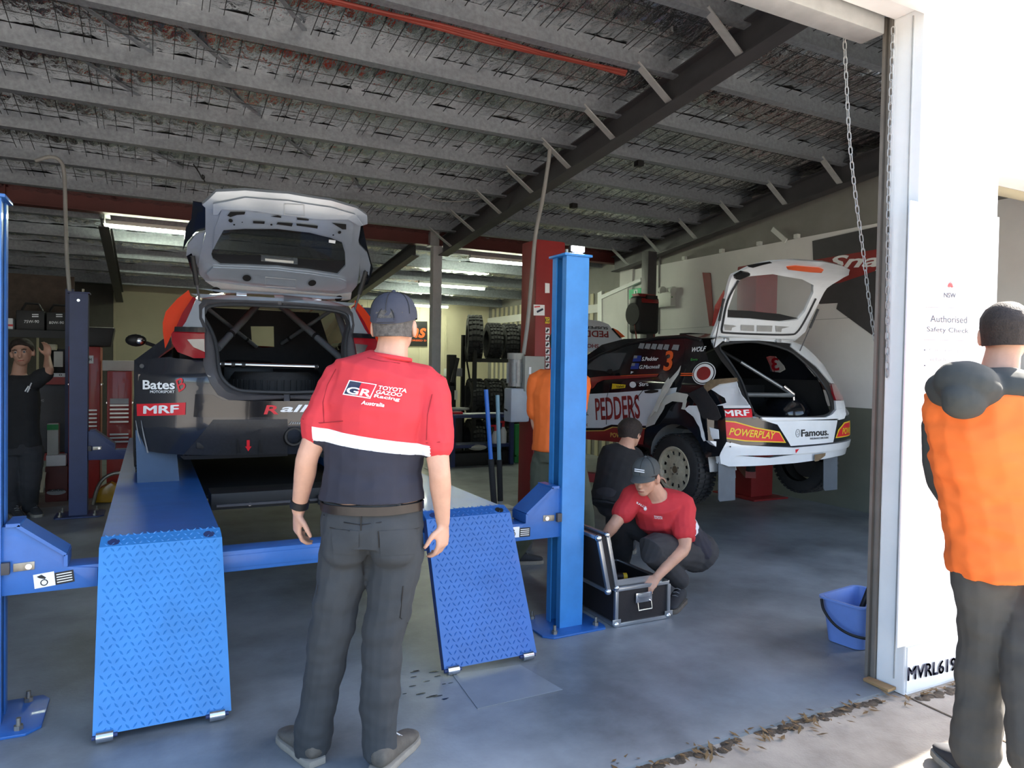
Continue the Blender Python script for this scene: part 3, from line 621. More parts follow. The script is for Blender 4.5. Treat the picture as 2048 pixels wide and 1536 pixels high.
n = len(rows[0])
for i in range(len(rows)-1):
    for j in range(n-1):
        qd = [rows[i][j], rows[i][j+1], rows[i+1][j+1], rows[i+1][j]]
        isg = (1 <= i <= 3 and j in (4, 5, n-7, n-6)) or (i == 4 and 4 <= j <= n-6)
        ((gl if i == 4 else gs[j > 8]) if isg else sh).add(qd, [(0, 1, 2, 3)])
sh.add(rows[-1], [tuple(range(n))])
bs_ = sh.build('body_shell', 'paint_orange', car1, smooth=45); [g_.build('window_glass', 'glass_dark', bs_, smooth=45) for g_ in gs]; gl.build('windscreen', 'glass_clear', bs_, smooth=45)
for sg in (-1, 1):
    MB().prism([(CX+sg*.885, 5.25, .98), (CX+sg*.885, 6.4, .98), (CX+sg*.885, 6.4, 1.2), (CX+sg*.885, 6.1, 1.45), (CX+sg*.885, 5.5, 1.5), (CX+sg*.885, 5.2, 1.45)], (-sg*.05, 0, 0)).build('fender_flare', 'paint_dark', bs_)
# interior
it = MB().box(CX-.60, CX+.60, 5.12, 7.2, 1.12, 1.27).box(CX-.64, CX-.60, 5.2, 7.2, 1.12, 1.66).box(CX+.60, CX+.64, 5.2, 7.2, 1.12, 1.66).build('interior_tub', 'interior', car1)
bk = [(-.6, 1.15), (.6, 1.15), (.6, 1.62), (.48, 1.98), (-.48, 1.98), (-.6, 1.62)]
h_ = [atY(*k1(*p), 6.25) for p in ((1030, 380), (1218, 380), (1222, 550), (1120, 555), (1040, 520))]
panel('bulkhead', [bk, [(p.x-CX, p.z) for p in h_]], lambda a, b: V(CX+a, 6.25, b), 'interior', it, .5)
def it_tube(name, p0, y0, p1, y1, r, m='cage', sl=None):
    a, b = atY(*k1(*p0), y0), atY(*k1(*p1), y1); t = MB().cyl(a, b, r, n=14).build(name, m, car1)
    for f in sl or (): d = (b-a).normalized(); c = a.lerp(b, f); MB().cyl(c-d*.012, c+d*.012, r*1.22, n=14).build('clamp', 'black', t)
it_tube('cage_tube', (1100, 190), 6.1, (760, 560), 5.45, .026, sl=(.72,)); it_tube('cage_tube', (1250, 190), 6.1, (1790, 660), 5.45, .026, sl=(.6,))
it_tube('cage_tube', (665, 225), 5.6, (1075, 545), 6.2, .015, sl=(.78,)); it_tube('cage_tube', (1680, 255), 5.6, (1285, 520), 6.2, .015, sl=(.82,)); it_tube('cage_tube', (1745, 270), 5.6, (1860, 610), 5.3, .028)
it_tube('strut_bar', (765, 690), 5.3, (1580, 712), 5.3, .018, 'chrome', (.04, .14, .24, .98))
sp = thing('spare_tyre', 'spare tyre lying in the open boot of the dark hatchback', 'tyre', (CX+.02, 5.62, 1.27)); c = atY(*k1(1210, 862), 5.62)
MB().lathe(c, (0, 0, 1), [(-.1, .19), (-.1, .27), (-.06, .30), (.06, .30), (.1, .27), (.1, .19), (0, .17), (-.1, .19)], 36).build('tyre', 'rubber', sp)
tb = MB()
for i in range(40):
    a = 2*math.pi*i/40; d = V(math.cos(a), math.sin(a), 0); tb.obox(c+d*.302, d.cross(V(0, 0, 1))*.014, V(0, 0, .045), d*.008)
tb.build('tread_blocks', 'rubber', sp)['kind'] = 'stuff'
for xx, zz in ((.72, 1.42), (1.10, 1.36)): MB().obox((xx, 6.2, zz), (.2, 0, 0), (0, .05, .03), (0, 0, .12)).build('seat_back', 'black', it, bevel=.04)
# under body, mud flaps, wheels, mirror
MB().box(CX-.62, CX+.62, 5.15, 8.6, .93, 1.12).build('underbody', 'black', car1, bevel=.03)
MB().box(CX-.55, CX+.55, 5.0, 5.15, .97, 1.06).build('rear_crossmember', 'black', car1, bevel=.02)
for mir in (0, 1):
    fp = [atY(*p, 5.22) for p in ((271, 860), (352, 890), (360, 975), (358, 982), (280, 992), (275, 986))]
    if mir: fp = [V(2*CX-p.x, p.y, p.z) for p in fp]
    MB().prism(fp, (0, .008, 0)).build('mud_flap', 'flap_blue', car1)
for x, sg in ((-.0, -1), (2*CX, 1)):
    for y in (5.75, 8.25): wheel((x+sg*(-.0), y, .74+.317), (sg, 0, 0), .305, .2, .21, car1, 'black')
for sg, y in ((-1, 7.1), (1, 7.1)):
    mi = MB().ell((CX+sg*.93, y, 1.72), (.085, .06, .055), 14, 8).build('wing_mirror', 'black', car1); MB().bar((CX+sg*.85, y+.02, 1.70), (CX+sg*.74, y+.05, 1.66), .03, .03).build('mirror_arm', 'black', mi)
    MB().ell((CX+sg*.90, y-.045, 1.715), (.035, .02, .032), 12, 6).build('mirror_glass', 'chrome', mi)
# raised tailgate
HA = math.radians(45); HS = Surf((CX, 5.36, 2.03), (0, -math.sin(HA), -math.cos(HA)), (1, 0, 0), (0, -math.cos(HA), math.sin(HA)), lambda a, b: .05*max(0, abs(a)/.55)**2*-1+(-.10*max(0, (b-.55)/.3)**2))
k2 = lambda x, y: (340+.21484*x, 360+.21484*y)
OUTL = [(430, 110), (700, 97), (1100, 128), (1500, 192), (1740, 262), (1835, 330), (1840, 410), (1775, 430), (1755, 560), (1770, 700), (1762, 850), (1742, 980), (1690, 1045), (1560, 1062), (1000, 1010), (500, 955), (330, 940), (275, 880), (262, 780), (290, 660), (330, 500), (330, 260), (300, 232), (360, 180)]
WIN = [(500, 468), (700, 455), (1000, 455), (1300, 490), (1500, 540), (1600, 580), (1630, 680), (1635, 800), (1560, 882), (1300, 842), (1000, 808), (700, 796), (470, 790), (400, 740), (385, 690), (420, 570)]
hp = lambda L: [HS.px(*k2(*p)) for p in L]
hatch = panel('tailgate', [hp(OUTL), hp(WIN)], lambda a, b: HS.at(a, b), 'paint_silver', car1, .05, solid=-HS.N*.03)
MIDL = [(480, 255), (700, 262), (800, 288), (1000, 300), (1250, 330), (1400, 350), (1700, 355), (1700, 560), (1640, 640), (1600, 560), (1500, 520), (1300, 470), (1000, 436), (700, 436), (500, 452), (440, 560), (400, 640), (420, 440)]
HS.poly('inner_panel', MIDL, 'paint_silver', hatch, .012, k2, solid=.01)
HS.poly('outer_rim', [(400, 200), (700, 140), (1100, 172), (1500, 235), (1720, 300), (1790, 400), (1750, 400), (1650, 345), (1400, 345), (1000, 295), (700, 255), (480, 250), (440, 300), (400, 300)], 'paint_silver', hatch, .03, k2, solid=.012)
LOWP = [(400, 800), (700, 812), (1000, 826), (1300, 862), (1580, 905), (1640, 930), (1640, 990), (1560, 1020), (1000, 968), (500, 912), (370, 905), (340, 860)]
HS.poly('lower_panel', LOWP, 'paint_silver', hatch, .018, k2, solid=.012)
for L in ([(530, 310), (560, 275), (700, 275), (690, 300), (620, 305), (560, 325)], [(930, 318), (1000, 308), (1032, 318), (1030, 332)], [(1178, 330), (1290, 345), (1285, 358), (1180, 350)], [(1500, 378), (1635, 392), (1635, 440), (1600, 440)], [(770, 360), (880, 365), (875, 388), (770, 382)], [(1000, 372), (1140, 382), (1130, 412), (1050, 400), (985, 392)], [(1172, 385), (1372, 405), (1368, 432), (1260, 415), (1175, 405)], [(560, 452), (630, 450), (628, 460)], [(485, 475), (560, 466), (560, 482), (490, 492)]):
    HS.poly('panel_cutout', L, 'black_hole', hatch, .0255, k2)
for c, r in (((562, 357), .013), ((1573, 467), .012), ((712, 885), .028), ((1318, 932), .028), ((595, 395), .006), ((1515, 492), .006), ((940, 395), .007), ((670, 372), .004)): disc(HS, 'panel_hole', c, r, 'black_hole', hatch, .0335 if c[1] > 800 else .0255, k2)
for L in ([(1060, 185), (1240, 195), (1245, 300), (1055, 285)], [(885, 875), (1168, 900), (1165, 978), (885, 958)]):
    MB().tube([HS.at(*q_, .046 if L[0][1] < 500 else .034) for q_ in hp(L)], .002, 5, True).build('embossed_panel', 'steel_grey', hatch)
gw = panel('rear_window', [hp(WIN)], lambda a, b: HS.at(a, b, -.02), 'glass_dark', hatch, .08)
HS.poly('window_band', [(390, 705), (850, 712), (1190, 745), (1632, 765), (1632, 805), (1560, 880), (1300, 840), (1000, 806), (700, 794), (470, 788), (400, 742)], 'black', gw, -.016, k2)
bl_ = HS.poly('brake_light', [(848, 712), (1188, 742), (1188, 788), (848, 758)], 'glass_clear', gw, -.002, k2, solid=.02); HS.poly('brake_lens', [(885, 728), (1150, 752), (1150, 775), (885, 750)], 'plastic_white', bl_, .002, k2)
HS.poly('sticker', [(1482, 565), (1545, 572), (1540, 602), (1480, 592)], 'white', gw, -.012, k2)
for L in ([(330, 490), (240, 520), (165, 610), (150, 720), (200, 690), (240, 770), (265, 830), (290, 660)], [(1755, 600), (1840, 690), (1870, 800), (1855, 900), (1815, 840), (1775, 960), (1768, 760)]): HS.poly('side_wing', L, 'paint_silver', hatch, -.01, k2, solid=.02)
for L in ([(215, 235), (330, 255), (335, 500), (240, 520), (160, 610), (120, 690), (150, 480), (200, 400)], [(1760, 470), (1800, 440), (1840, 640), (1900, 860), (1850, 1000), (1790, 1030), (1780, 960), (1870, 800), (1760, 600)], [(150, 720), (200, 690), (240, 770), (265, 900), (250, 990), (190, 850)]): HS.poly('outer_skin', L, 'black_gloss', hatch, -.04, k2, solid=.01)
hg = HS.poly('hinge_flange', [(330, 940), (500, 958), (1000, 1012), (1560, 1064), (1690, 1047), (1680, 1110), (1600, 1120), (1000, 1075), (640, 1040), (420, 1000)], 'steel_grey', hatch, .004, k2, solid=.006)
for c in ((430, 1015), (1567, 1092)): disc(HS, 'panel_hole', c, .028, 'black_hole', hg, .013, k2)
for c in ((660, 1085), (1355, 1130)):
    p = atP(*k2(*c), V(CX, 5.34, 2.0), V(0, -1, 0)); MB().box(p.x-.035, p.x+.035, 5.30, 5.36, p.z-.03, p.z+.025).build('hinge', 'alu', hatch, bevel=.006)
R1.poly('roof_edge', [(540, 110), (640, 150), (800, 160), (1300, 176), (1300, 120), (800, 100), (600, 70)], 'paint_silver', car1, -.02, k1, mirror='join')
for p0, p1, p2 in (((208, 690), (250, 950), (285, 1190)), ((1820, 835), (1775, 1010), (1712, 1235))):
    a = HS.at(*HS.px(*k2(*p0)), .02); c = atY(*k2(*p2), 5.30); b = a.lerp(c, .55); MB().cyl(a, b, .017, n=12).build('gas_strut', 'black', hatch); MB().cyl(b, c, .008, n=10).build('strut_rod', 'steel_dark', hatch)
# ------------------------------------------------------------------ white and black rally car on the two-post lift
YA = math.radians(2); U2 = V(math.cos(YA), math.sin(YA), 0); W2 = V(-math.sin(YA), math.cos(YA), 0); ZZ = V(0, 0, 1)
WC = atZ(1351, 939, .645); O2 = V(WC.x, WC.y, 0)+U2*.90          # rear axle centre on the ground
def L2(u, s, z): return O2+U2*u+W2*s+ZZ*z
car2 = thing('rally_car', 'white and black rally car with raised boot lid and torn rear wheel arch', 'car', L2(0, 1.2, 0))
kc = lambda x, y: (1150+.29297*x, 500+.29297*y); kd = lambda x, y: (1160+.14648*x, 650+.14648*y)
def bulS(a, b):
    d = 0
    if b > 1.42: d -= (b-1.42)*.40
    if b < .85: d -= (.85-b)*.2
    if a < -.25: d -= min(1, (-.25-a)/.35)**2*.10
    if a > 2.2: d -= ((a-2.2)/1.0)**2*.16
    return d
SS = Surf(O2-U2*.90, -U2, W2, ZZ, bulS)
def bulR(a, b):
    d = -.14*(abs(a)/.9)**3
    if b > 1.15: d -= (b-1.15)*.70
    if b < .9: d -= (.9-b)*.25
    return d
RS = Surf(O2-W2*.56, -W2, U2, ZZ, bulR)
arch = [(.375*math.cos(t), .67+.385*math.sin(t)) for t in [math.pi*i/18 for i in range(19)]]
outl = [(3.05, .82), (3.1, 1.1), (3.0, 1.32), (2.1, 1.45), (1.85, 1.5), (1.35, 1.70), (.9, 1.82), (.5, 1.865), (.1, 1.87), (-.12, 1.83), (-.30, 1.62), (-.44, 1.42), (-.52, 1.2), (-.54, .95), (-.48, .82), (-.375, .80), (-.375, .67)]+[(-a, b) for a, b in [(-.375*math.cos(math.pi*i/18)*-1*-1, .67+.385*math.sin(math.pi*i/18)) for i in range(1, 18)]]+[(.375, .67), (.375, .80)]
archF = [(2.47+.37*math.cos(t), .67+.37*math.sin(t)) for t in [math.pi*i/12 for i in range(13)]]
body2 = panel('side_panel', [outl], lambda a, b: SS.at(a, b), 'black_gloss', car2, .06)
_fw = [atP(*kc(*p), L2(.66, 0, 0), U2)-O2 for p in ((1318, 732), (1345, 724), (1385, 726), (1425, 790), (1428, 815), (1385, 836), (1335, 830))]
outf = [((a+.20, b) if (a < -.1 and b > .85) else (a, b)) for a, b in outl]
panel('side_panel_far', [outf, [(p.dot(W2), p.z) for p in _fw]], lambda a, b: SS.at(a, b)+U2*(1.64+2*bulS(a, b)), 'black_gloss', car2, .1)
# roof, bonnet deck, front
rf_ = MB(); prof = [(3.1, 1.1), (3.0, 1.32), (2.1, 1.45), (1.85, 1.5), (1.35, 1.70), (.9, 1.82), (.5, 1.865), (.1, 1.87), (-.12, 1.83)]
def top(a, b, f):
    w = .90+bulS(a, b); return L2(lerp(-w, w, f), a, b+.03*math.sin(math.pi*f))
rf_.grid([[top(a, b, f/8) for f in range(9)] for a, b in prof[4:]]); rfo = rf_.build('roof', 'black_gloss', car2)
MB().grid([[top(a, b, f/8) for f in range(9)] for a, b in prof[:3]]).grid([[top(a, b, f/8) for f in range(9)] for a, b in ((3.1, 1.1), (3.12, .95), (3.05, .8))]).build('front_deck', 'paint_white', car2)
MB().grid([[top(a, b, f/8) for f in range(9)] for a, b in prof[3:5]]).build('windscreen', 'glass_dark', car2)
c = L2(-.2, .55, 1.90); MB().obox(c, U2*.13, W2*.07, ZZ*.016).build('roof_vent', 'black', rfo, bevel=.008)
for f in (.35, .65): MB().cyl(top(1.2, 1.755, f)+ZZ*.0, top(1.2, 1.755, f)+ZZ*.03, .01).build('aerial_base', 'black', rfo)
MB().tube([SS.at(a, b, .006) for a, b in ((1.8, 1.5), (1.35, 1.685), (.9, 1.80), (.5, 1.845), (.1, 1.85), (-.12, 1.81))], .012, 8).build('roof_rail', 'black', body2)
# paint zones of the left side
SS.poly('white_door_panel', [(3.0, .96), (3.05, 1.26), SS.px(*kc(60, 985)), SS.px(*kc(300, 972)), SS.px(*kc(640, 945)), SS.px(*kc(700, 938)), SS.px(*kc(690, 975)), SS.px(*kc(590, 1050)), SS.px(*kc(520, 1140)), SS.px(*kc(490, 1200)), SS.px(*kc(250, 1192)), SS.px(*kc(190, 1215)), SS.px(*kc(60, 1215))], 'paint_white', body2, .005, raw=True)
SS.poly('red_sill', [(2.0, .83), (2.0, .92)]+[SS.px(*kc(*p)) for p in ((60, 1238), (200, 1236), (260, 1212), (480, 1222), (470, 1328), (60, 1290))], 'red_lift', body2, .006, raw=True)
SS.poly('sill_stripe', [kc(60, 1232), kc(200, 1230), kc(258, 1206), (kc(485, 1216)), kc(485, 1221), kc(262, 1212), kc(204, 1236), kc(60, 1238)], 'gold_print', body2, .0065)
SS.poly('red_flash', [kd(-300, 735), kd(65, 728), kd(300, 700), kd(560, 690), kd(1080, 668), kd(1060, 705), kd(560, 735), kd(330, 750), kd(240, 790), kd(190, 860), kd(120, 890), kd(-300, 900)], 'red_lift', body2, .006)
for a, b, c_, d in (((1380, 655), (1560, 655), (1560, 668), (1390, 668)), ((1380, 680), (1560, 680), (1560, 694), (1375, 694)), ((560, 690), (1080, 668), (1078, 675), (560, 697))): SS.poly('orange_stripe', [kd(*a), kd(*b), kd(*c_), kd(*d)], 'orange_print', body2, .0075)
wn = SS.poly('side_window', [kd(60, 600), kd(200, 470), kd(330, 385), kd(640, 380), kd(540, 600), kd(440, 640)], 'glass_clear', body2, .004)
SS.poly('window_frame', [kd(-200, 640), kd(60, 440), kd(300, 270), kd(600, 190), kd(900, 180), kd(1400, 200), kd(1440, 300), kd(1400, 560), kd(1300, 650), kd(600, 680), kd(60, 715)], 'black_gloss', body2, .002)
for i, x in enumerate((800, 885, 970, 1055, 1138, 1255)):
    SS.poly('ventilation_pane', [kd(x, 315+i*4), kd(x+28, 248+i*4), kd(x+92+(18 if i == 5 else 0), 252+i*4), kd(x+70+(22 if i == 5 else 0), 328+i*4)], 'grey_print', body2, .007)
SS.poly('door_mirror', [kd(420, 645), kd(450, 610), kd(500, 600), kd(510, 640), kd(480, 675)], 'black', body2, .06)
SS.text('lettering', 'PEDDERS', kd(228, 1302), kd(835, 1278), kd(210, 1000), 'red_lift', body2, .009, bold=.02)
SS.text('lettering', 'S.Pedder', kd(850, 490), kd(1075, 487), kd(856, 437), 'white_print', body2, .008, shear=.15); SS.text('lettering', 'G.Macneall', kd(815, 600), kd(1095, 593), kd(822, 548), 'white_print', body2, .008, shear=.15)
SS.text('race_number', '3', kd(1140, 628), kd(1255, 622), kd(1182, 355), 'orange_print', body2, .008, bold=.05)
for a in ((725, 500), (695, 604)):
    fg = SS.poly('flag', [kd(*a), kd(a[0]+110, a[1]-4), kd(a[0]+122, a[1]-80), kd(a[0]+22, a[1]-84)], 'blue_print', body2, .007)
    SS.poly('flag_canton', [kd(a[0]+12, a[1]-44), kd(a[0]+62, a[1]-46), kd(a[0]+68, a[1]-82), kd(a[0]+24, a[1]-84)], 'grey_print', fg, .009)
SS.text('lettering', 'WOLF', kd(1528, 372), kd(1722, 356), kd(1540, 305), 'white_print', body2, .008, bold=.03, shear=.2); SS.text('lettering', 'Engo', kd(1520, 500), kd(1612, 496), kd(1524, 455), 'green_print', body2, .008)
SS.poly('arrow_mark', [kd(698, 668), kd(742, 640), kd(705, 630)], 'white_print', body2, .008)
SS.poly('yellow_sticker', [kd(440, 875), kd(625, 858), kd(630, 815), kd(448, 800)], 'yellow_print', body2, .007); SS.text('lettering', 'Valvoline'[0:5], kd(500, 860), kd(610, 850), kd(504, 826), 'black_print', body2, .009)
disc(SS, 'oval_sticker', kd(728, 815), .05, 'white_print', body2, .007, ry=.03); SS.text('lettering', 'Stra', kd(812, 838), kd(942, 832), kd(820, 785), 'white_print', body2, .008)
SS.text('lettering', 'us.', kd(50, 1235), kd(124, 1235), kd(50, 1188), 'black_print', body2, .008, bold=.03); SS.text('lettering', 'OCK', kd(40, 1388), kd(116, 1386), kd(40, 1345), 'red_lift', body2, .008)
SS.text('lettering', 'POWERPLAY', kd(425, 1530), kd(800, 1560), kd(425, 1468), 'gold_print', body2, .009)
SS.poly('blue_sticker', [kd(20, 815), kd(128, 818), kd(126, 985), kd(20, 985)], 'grey_print', body2, .007); disc(SS, 'blue_ring', kd(60, 915), .07, 'blue_print', body2, .009)
# oval badge (plain)
ov = [kd(1535+165+160*math.cos(t)+18*math.sin(t)*-1, 660-150*math.sin(t)-40*math.cos(t)*.9) for t in [2*math.pi*i/28 for i in range(28)]]
ob = SS.poly('oval_badge', ov, 'white_print', body2, .006); cc = (sum(p[0] for p in ov)/28, sum(p[1] for p in ov)/28)
for f, m_, o_ in ((.93, 'black_print', .0075), (.84, 'white_print', .009), (.6, 'red_lift', .0105)): SS.poly('badge_ring', [(cc[0]+(x-cc[0])*f, cc[1]+(y-cc[1])*f) for x, y in ov], m_, ob, o_)
for a_ in ([(690, 940), (725, 940), (725, 948), (690, 948)],): SS.poly('door_handle', [kd(890, 905), kd(1000, 880), kd(1085, 890), kd(1080, 915), kd(1000, 930), kd(900, 930)], 'black', body2, .012)
for L in ([(368, 1360), (372, 1000), (400, 900), (420, 800)], [(680, 1260), (700, 1180), (770, 1020), (900, 850), (940, 800)]): MB().tube([SS.at(*SS.px(*kd(*p)), .009) for p in L], .003, 5).build('door_gap', 'black_hole', body2)
# wheel arch liner, wheel, flap
ln = MB(); ln.grid([[SS.at(a, b, .0) for a, b in arch], [SS.at(a, b, -.32) for a, b in arch]]); ln.build('arch_liner', 'liner', body2, smooth=60)
panel('arch_back', [arch+[(-.375, .6), (.375, .6)]], lambda a, b: SS.at(a, b, -.3), 'liner', body2)
for u, s_ in ((-.82, 0), (.82, 0), (-.82, 2.47), (.82, 2.47)): wheel(L2(u, s_, .645), U2*(1 if u > 0 else -1), .315, .21, .205, car2)
for u0 in (-.80, .56):
    fz = [L2(u0, -.42, .85), L2(u0+.2, -.42, .85), L2(u0+.2, -.43, .42), L2(u0+.02, -.43, .42), L2(u0, -.43, .44)]; MB().prism(fz, W2*.006).build('mud_flap', 'flap_grey', car2)
# torn sheet metal round the arch (bent, proud pieces)
def torn(name, pts, m, o0, o1):
    q = [SS.px(*kc(*p)) for p in pts]; a0 = min(p[1] for p in q); a1 = max(p[1] for p in q)
    return panel(name, [q], lambda a, b: SS.at(a, b, lerp(o0, o1, (b-a0)/(a1-a0+1e-6))+.012*noise.noise(V(a*20, b*20, 1))), m, body2, .04, solid=U2*.004)
torn('torn_panel', [(905, 930), (1010, 905), (1110, 880), (1150, 990), (1195, 1062), (975, 1062), (1040, 1042), (1030, 1010), (990, 985)], 'paint_white', .01, .02)
torn('torn_panel', [(640, 1000), (720, 970), (805, 985), (790, 1020), (775, 1090), (748, 1085), (762, 1040), (690, 1032), (640, 1060), (600, 1130), (560, 1190), (500, 1210), (520, 1140)], 'plastic_white', .03, .05)
torn('torn_strip', [(742, 790), (728, 850), (690, 930), (648, 1010), (612, 1105), (590, 1095), (622, 990), (655, 905), (705, 850)], 'plastic_white', .10, .03)
torn('torn_strip', [(660, 870), (668, 900), (630, 990), (600, 1080), (545, 1140), (600, 1000)], 'plastic_white', .06, .04)
torn('torn_flap', [(850, 960), (910, 930), (1000, 1062), (1030, 1140), (1000, 1165), (900, 1150), (862, 1060), (800, 985)], 'carbon', .05, .06)
torn('arch_lip', [(770, 1085), (800, 1062), (862, 1062), (884, 1180), (908, 1302), (893, 1305), (866, 1205), (830, 1140)], 'paint_white', .03, .04)
torn('torn_panel', [(925, 1205), (990, 1225), (990, 1290), (935, 1290), (915, 1240)], 'paint_white', .01, .03)
torn('bent_edge', [(905, 925), (950, 885), (1130, 872), (1140, 895), (1010, 915), (925, 965), (930, 1010), (905, 960)], 'mud', .03, .05)
# rear face
BR = [(900, 1150), (930, 1068), (1200, 1062), (1250, 1140), (1790, 1150), (1800, 1060), (1840, 1060), (1890, 1250), (1880, 1310), (1480, 1345), (1150, 1335), (910, 1305)]
rb2 = RS.poly('rear_bumper', BR, 'black_gloss', car2, 0, kc, .05)
RS.poly('white_panel', [(1265, 1158), (1790, 1162), (1760, 1312), (1470, 1338), (1380, 1192)], 'paint_white', rb2, .004, kc, .05)
RS.poly('boot_lip', [(1262, 1150), (1300, 1165), (1790, 1150), (1812, 1080), (1770, 1090), (1745, 1120), (1700, 1142), (1265, 1142)], 'paint_white', rb2, .02, kc, .05, solid=.03)
def lip(name, L, o, m='paint_white'): return RS.poly(name, L, m, rb2, o, kc, .05, solid=.05)
lip('bumper_lip', [(908, 1302), (1040, 1310), (1125, 1330), (1480, 1348), (1885, 1290), (1880, 1335), (1500, 1392), (1090, 1402), (1060, 1440), (985, 1460), (968, 1360)], .02)
lip('lower_lip', [(985, 1455), (1070, 1400), (1330, 1420), (1500, 1395), (1865, 1340), (1870, 1385), (1780, 1410), (1500, 1455), (1200, 1475), (1050, 1478)], .0)
RS.poly('exhaust_slot', [(1618, 1395), (1695, 1383), (1692, 1402), (1645, 1438), (1620, 1442)], 'mud', rb2, .026, kc); RS.poly('tow_mark', [(1490, 1360), (1516, 1356), (1493, 1386)], 'red_print', rb2, .024, kc)
pw = RS.poly('decal_border', [(996, 1162), (1090, 1170), (1230, 1210), (1395, 1240), (1438, 1316), (1160, 1306), (1016, 1286)], 'yellow_print', rb2, .004, kc, .05)
RS.poly('decal', [(1004, 1170), (1090, 1178), (1230, 1218), (1390, 1248), (1426, 1308), (1160, 1298), (1024, 1278)], 'red_print', pw, .0065, kc, .05); RS.text('lettering', 'POWERPLAY', (1044, 1262), (1352, 1292), (1060, 1212), 'yellow_print', pw, .009, kc)
pr_ = RS.poly('decal_border', [(1795, 1226), (1836, 1176), (1882, 1164), (1888, 1262), (1776, 1284)], 'yellow_print', rb2, .004, kc); RS.poly('decal', [(1802, 1230), (1840, 1184), (1876, 1174), (1880, 1258), (1784, 1276)], 'red_print', pr_, .0065, kc); RS.text('lettering', 'POWE', (1820, 1258), (1878, 1250), (1824, 1214), 'yellow_print', pr_, .009, kc)
RS.text('lettering', 'Famous.', (1540, 1275), (1726, 1264), (1540, 1226), 'black_print', rb2, .008, kc, .035); RS.text('lettering', 'INSURANCE BROKERS', (1600, 1294), (1726, 1286), (1600, 1281), 'black_print', rb2, .008, kc)
a, b = RS.px(*kc(1517, 1250)); MB().tube([RS.at(a+.026*math.cos(t), b+.034*math.sin(t), .007) for t in [2*math.pi*i/20 for i in range(20)]], .003, 5, True).build('emblem', 'grey_print', rb2)
MB().tube([RS.at(a+x_, b+y_, .007) for x_, y_ in ((-.012, -.012), (.006, -.014), (.01, 0), (-.008, .004), (-.004, .016), (.012, .014))], .002, 5).build('emblem', 'grey_print', rb2)
mf = RS.poly('decal', [(972, 1090), (1202, 1084), (1208, 1142), (1020, 1142)], 'red_print', rb2, .006, kc); RS.text('lettering', 'MRF', (1005, 1135), (1190, 1130), (1000, 1094), 'white_print', mf, .009, kc, .06); RS.poly('white_stripe', [(970, 1056), (1190, 1056), (1200, 1078), (985, 1080)], 'paint_white', rb2, .006, kc)
for a_ in (1310, 1340): MB().cyl(RS.at(*RS.px(*kc(1040, a_)), .03), RS.at(*RS.px(*kc(1040, a_)), .036), .006).build('rivet', 'black', rb2)
APi = [(985, 655), (1100, 632), (1250, 630), (1450, 682), (1560, 765), (1650, 855), (1720, 960), (1750, 1060), (1742, 1108), (1650, 1140), (1270, 1140), (1210, 1085), (1175, 1000), (1130, 880), (1050, 755)]
APo = [(930, 640), (1010, 590), (1250, 600), (1480, 622), (1560, 655), (1690, 770), (1812, 880), (1812, 1050), (1790, 1120), (1700, 1158), (1262, 1158), (1195, 1090), (1150, 1000), (1100, 880), (1000, 755)]
panel('boot_frame', [[RS.px(*kc(*p)) for p in APo], [RS.px(*kc(*p)) for p in APi]], lambda a, b: RS.at(a, b, -.005), 'black', car2, .06)
RS.poly('rear_pillar', [(1480, 622), (1560, 655), (1690, 770), (1816, 882), (1816, 912), (1745, 910), (1650, 800), (1540, 715), (1470, 660)], 'paint_white', car2, .01, kc, solid=.03)
RS.poly('roof_edge', [(935, 612), (985, 578), (1250, 590), (1482, 612), (1482, 640), (1250, 618), (1000, 622), (950, 665)], 'paint_white', car2, .015, kc, solid=.03)
RS.poly('tail_light', [(1742, 914), (1836, 914), (1828, 1022), (1772, 1026), (1756, 980)], 'lamp_red', car2, .02, kc, solid=.04); RS.poly('corner_panel', [(1770, 1028), (1832, 1028), (1838, 1100), (1830, 1150), (1790, 1160), (1775, 1110)], 'paint_white', car2, .016, kc, solid=.03)
sp_ = [RS.at(*RS.px(*kc(*p)), .0) for p in APi]; MB().tube(spline(sp_, 3, True), .011, 8, True).build('weather_seal', 'seal', car2)
# interior
MB().add([L2(-.72, -.42, 1.02), L2(.72, -.42, 1.02), L2(.72, 1.9, 1.02), L2(-.72, 1.9, 1.02)], [(0, 1, 2, 3)]).add([L2(-.74, -.42, 1.0), L2(-.74, 1.9, 1.0), L2(-.72, 1.9, 1.5), L2(-.72, -.2, 1.5)], [(0, 1, 2, 3)]).add([L2(.74, -.42, 1.0), L2(.74, 1.9, 1.0), L2(.72, 1.9, 1.5), L2(.72, -.2, 1.5)], [(0, 1, 2, 3)]).add([L2(-.74, .45, 1.0), L2(.74, .45, 1.0), L2(.74, .45, 1.4), L2(-.74, .45, 1.4)], [(0, 1, 2, 3)]).build('interior_tub', 'interior', car2)
def ct(p0, s0, p1, s1, r, m='cage'):
    a = atP(*kc(*p0), L2(0, s0, 0), W2); b = atP(*kc(*p1), L2(0, s1, 0), W2); MB().cyl(a, b, r).build('cage_tube', m, car2)
ct((1000, 690), .2, (1130, 765), .05, .017, 'black'); ct((1130, 765), .05, (1485, 985), -.15, .017); ct((1170, 988), -.1, (1490, 992), -.15, .022); ct((1490, 990), -.15, (1496, 1112), -.15, .017, 'chrome'); ct((1420, 930), -.12, (1490, 985), -.15, .022, 'chrome')
c = L2(.5, .0, 1.12); MB().ell(c, (.2, .28, .2), 18, 10).build('wheel_tub', 'black_gloss', car2)
fw_ = SS; far = lambda p: atP(*kc(*p), L2(.65, 0, 0), U2)
wpl = [far(p) for p in ((1318, 732), (1345, 724), (1385, 726), (1425, 790), (1428, 815), (1385, 836), (1335, 830))]
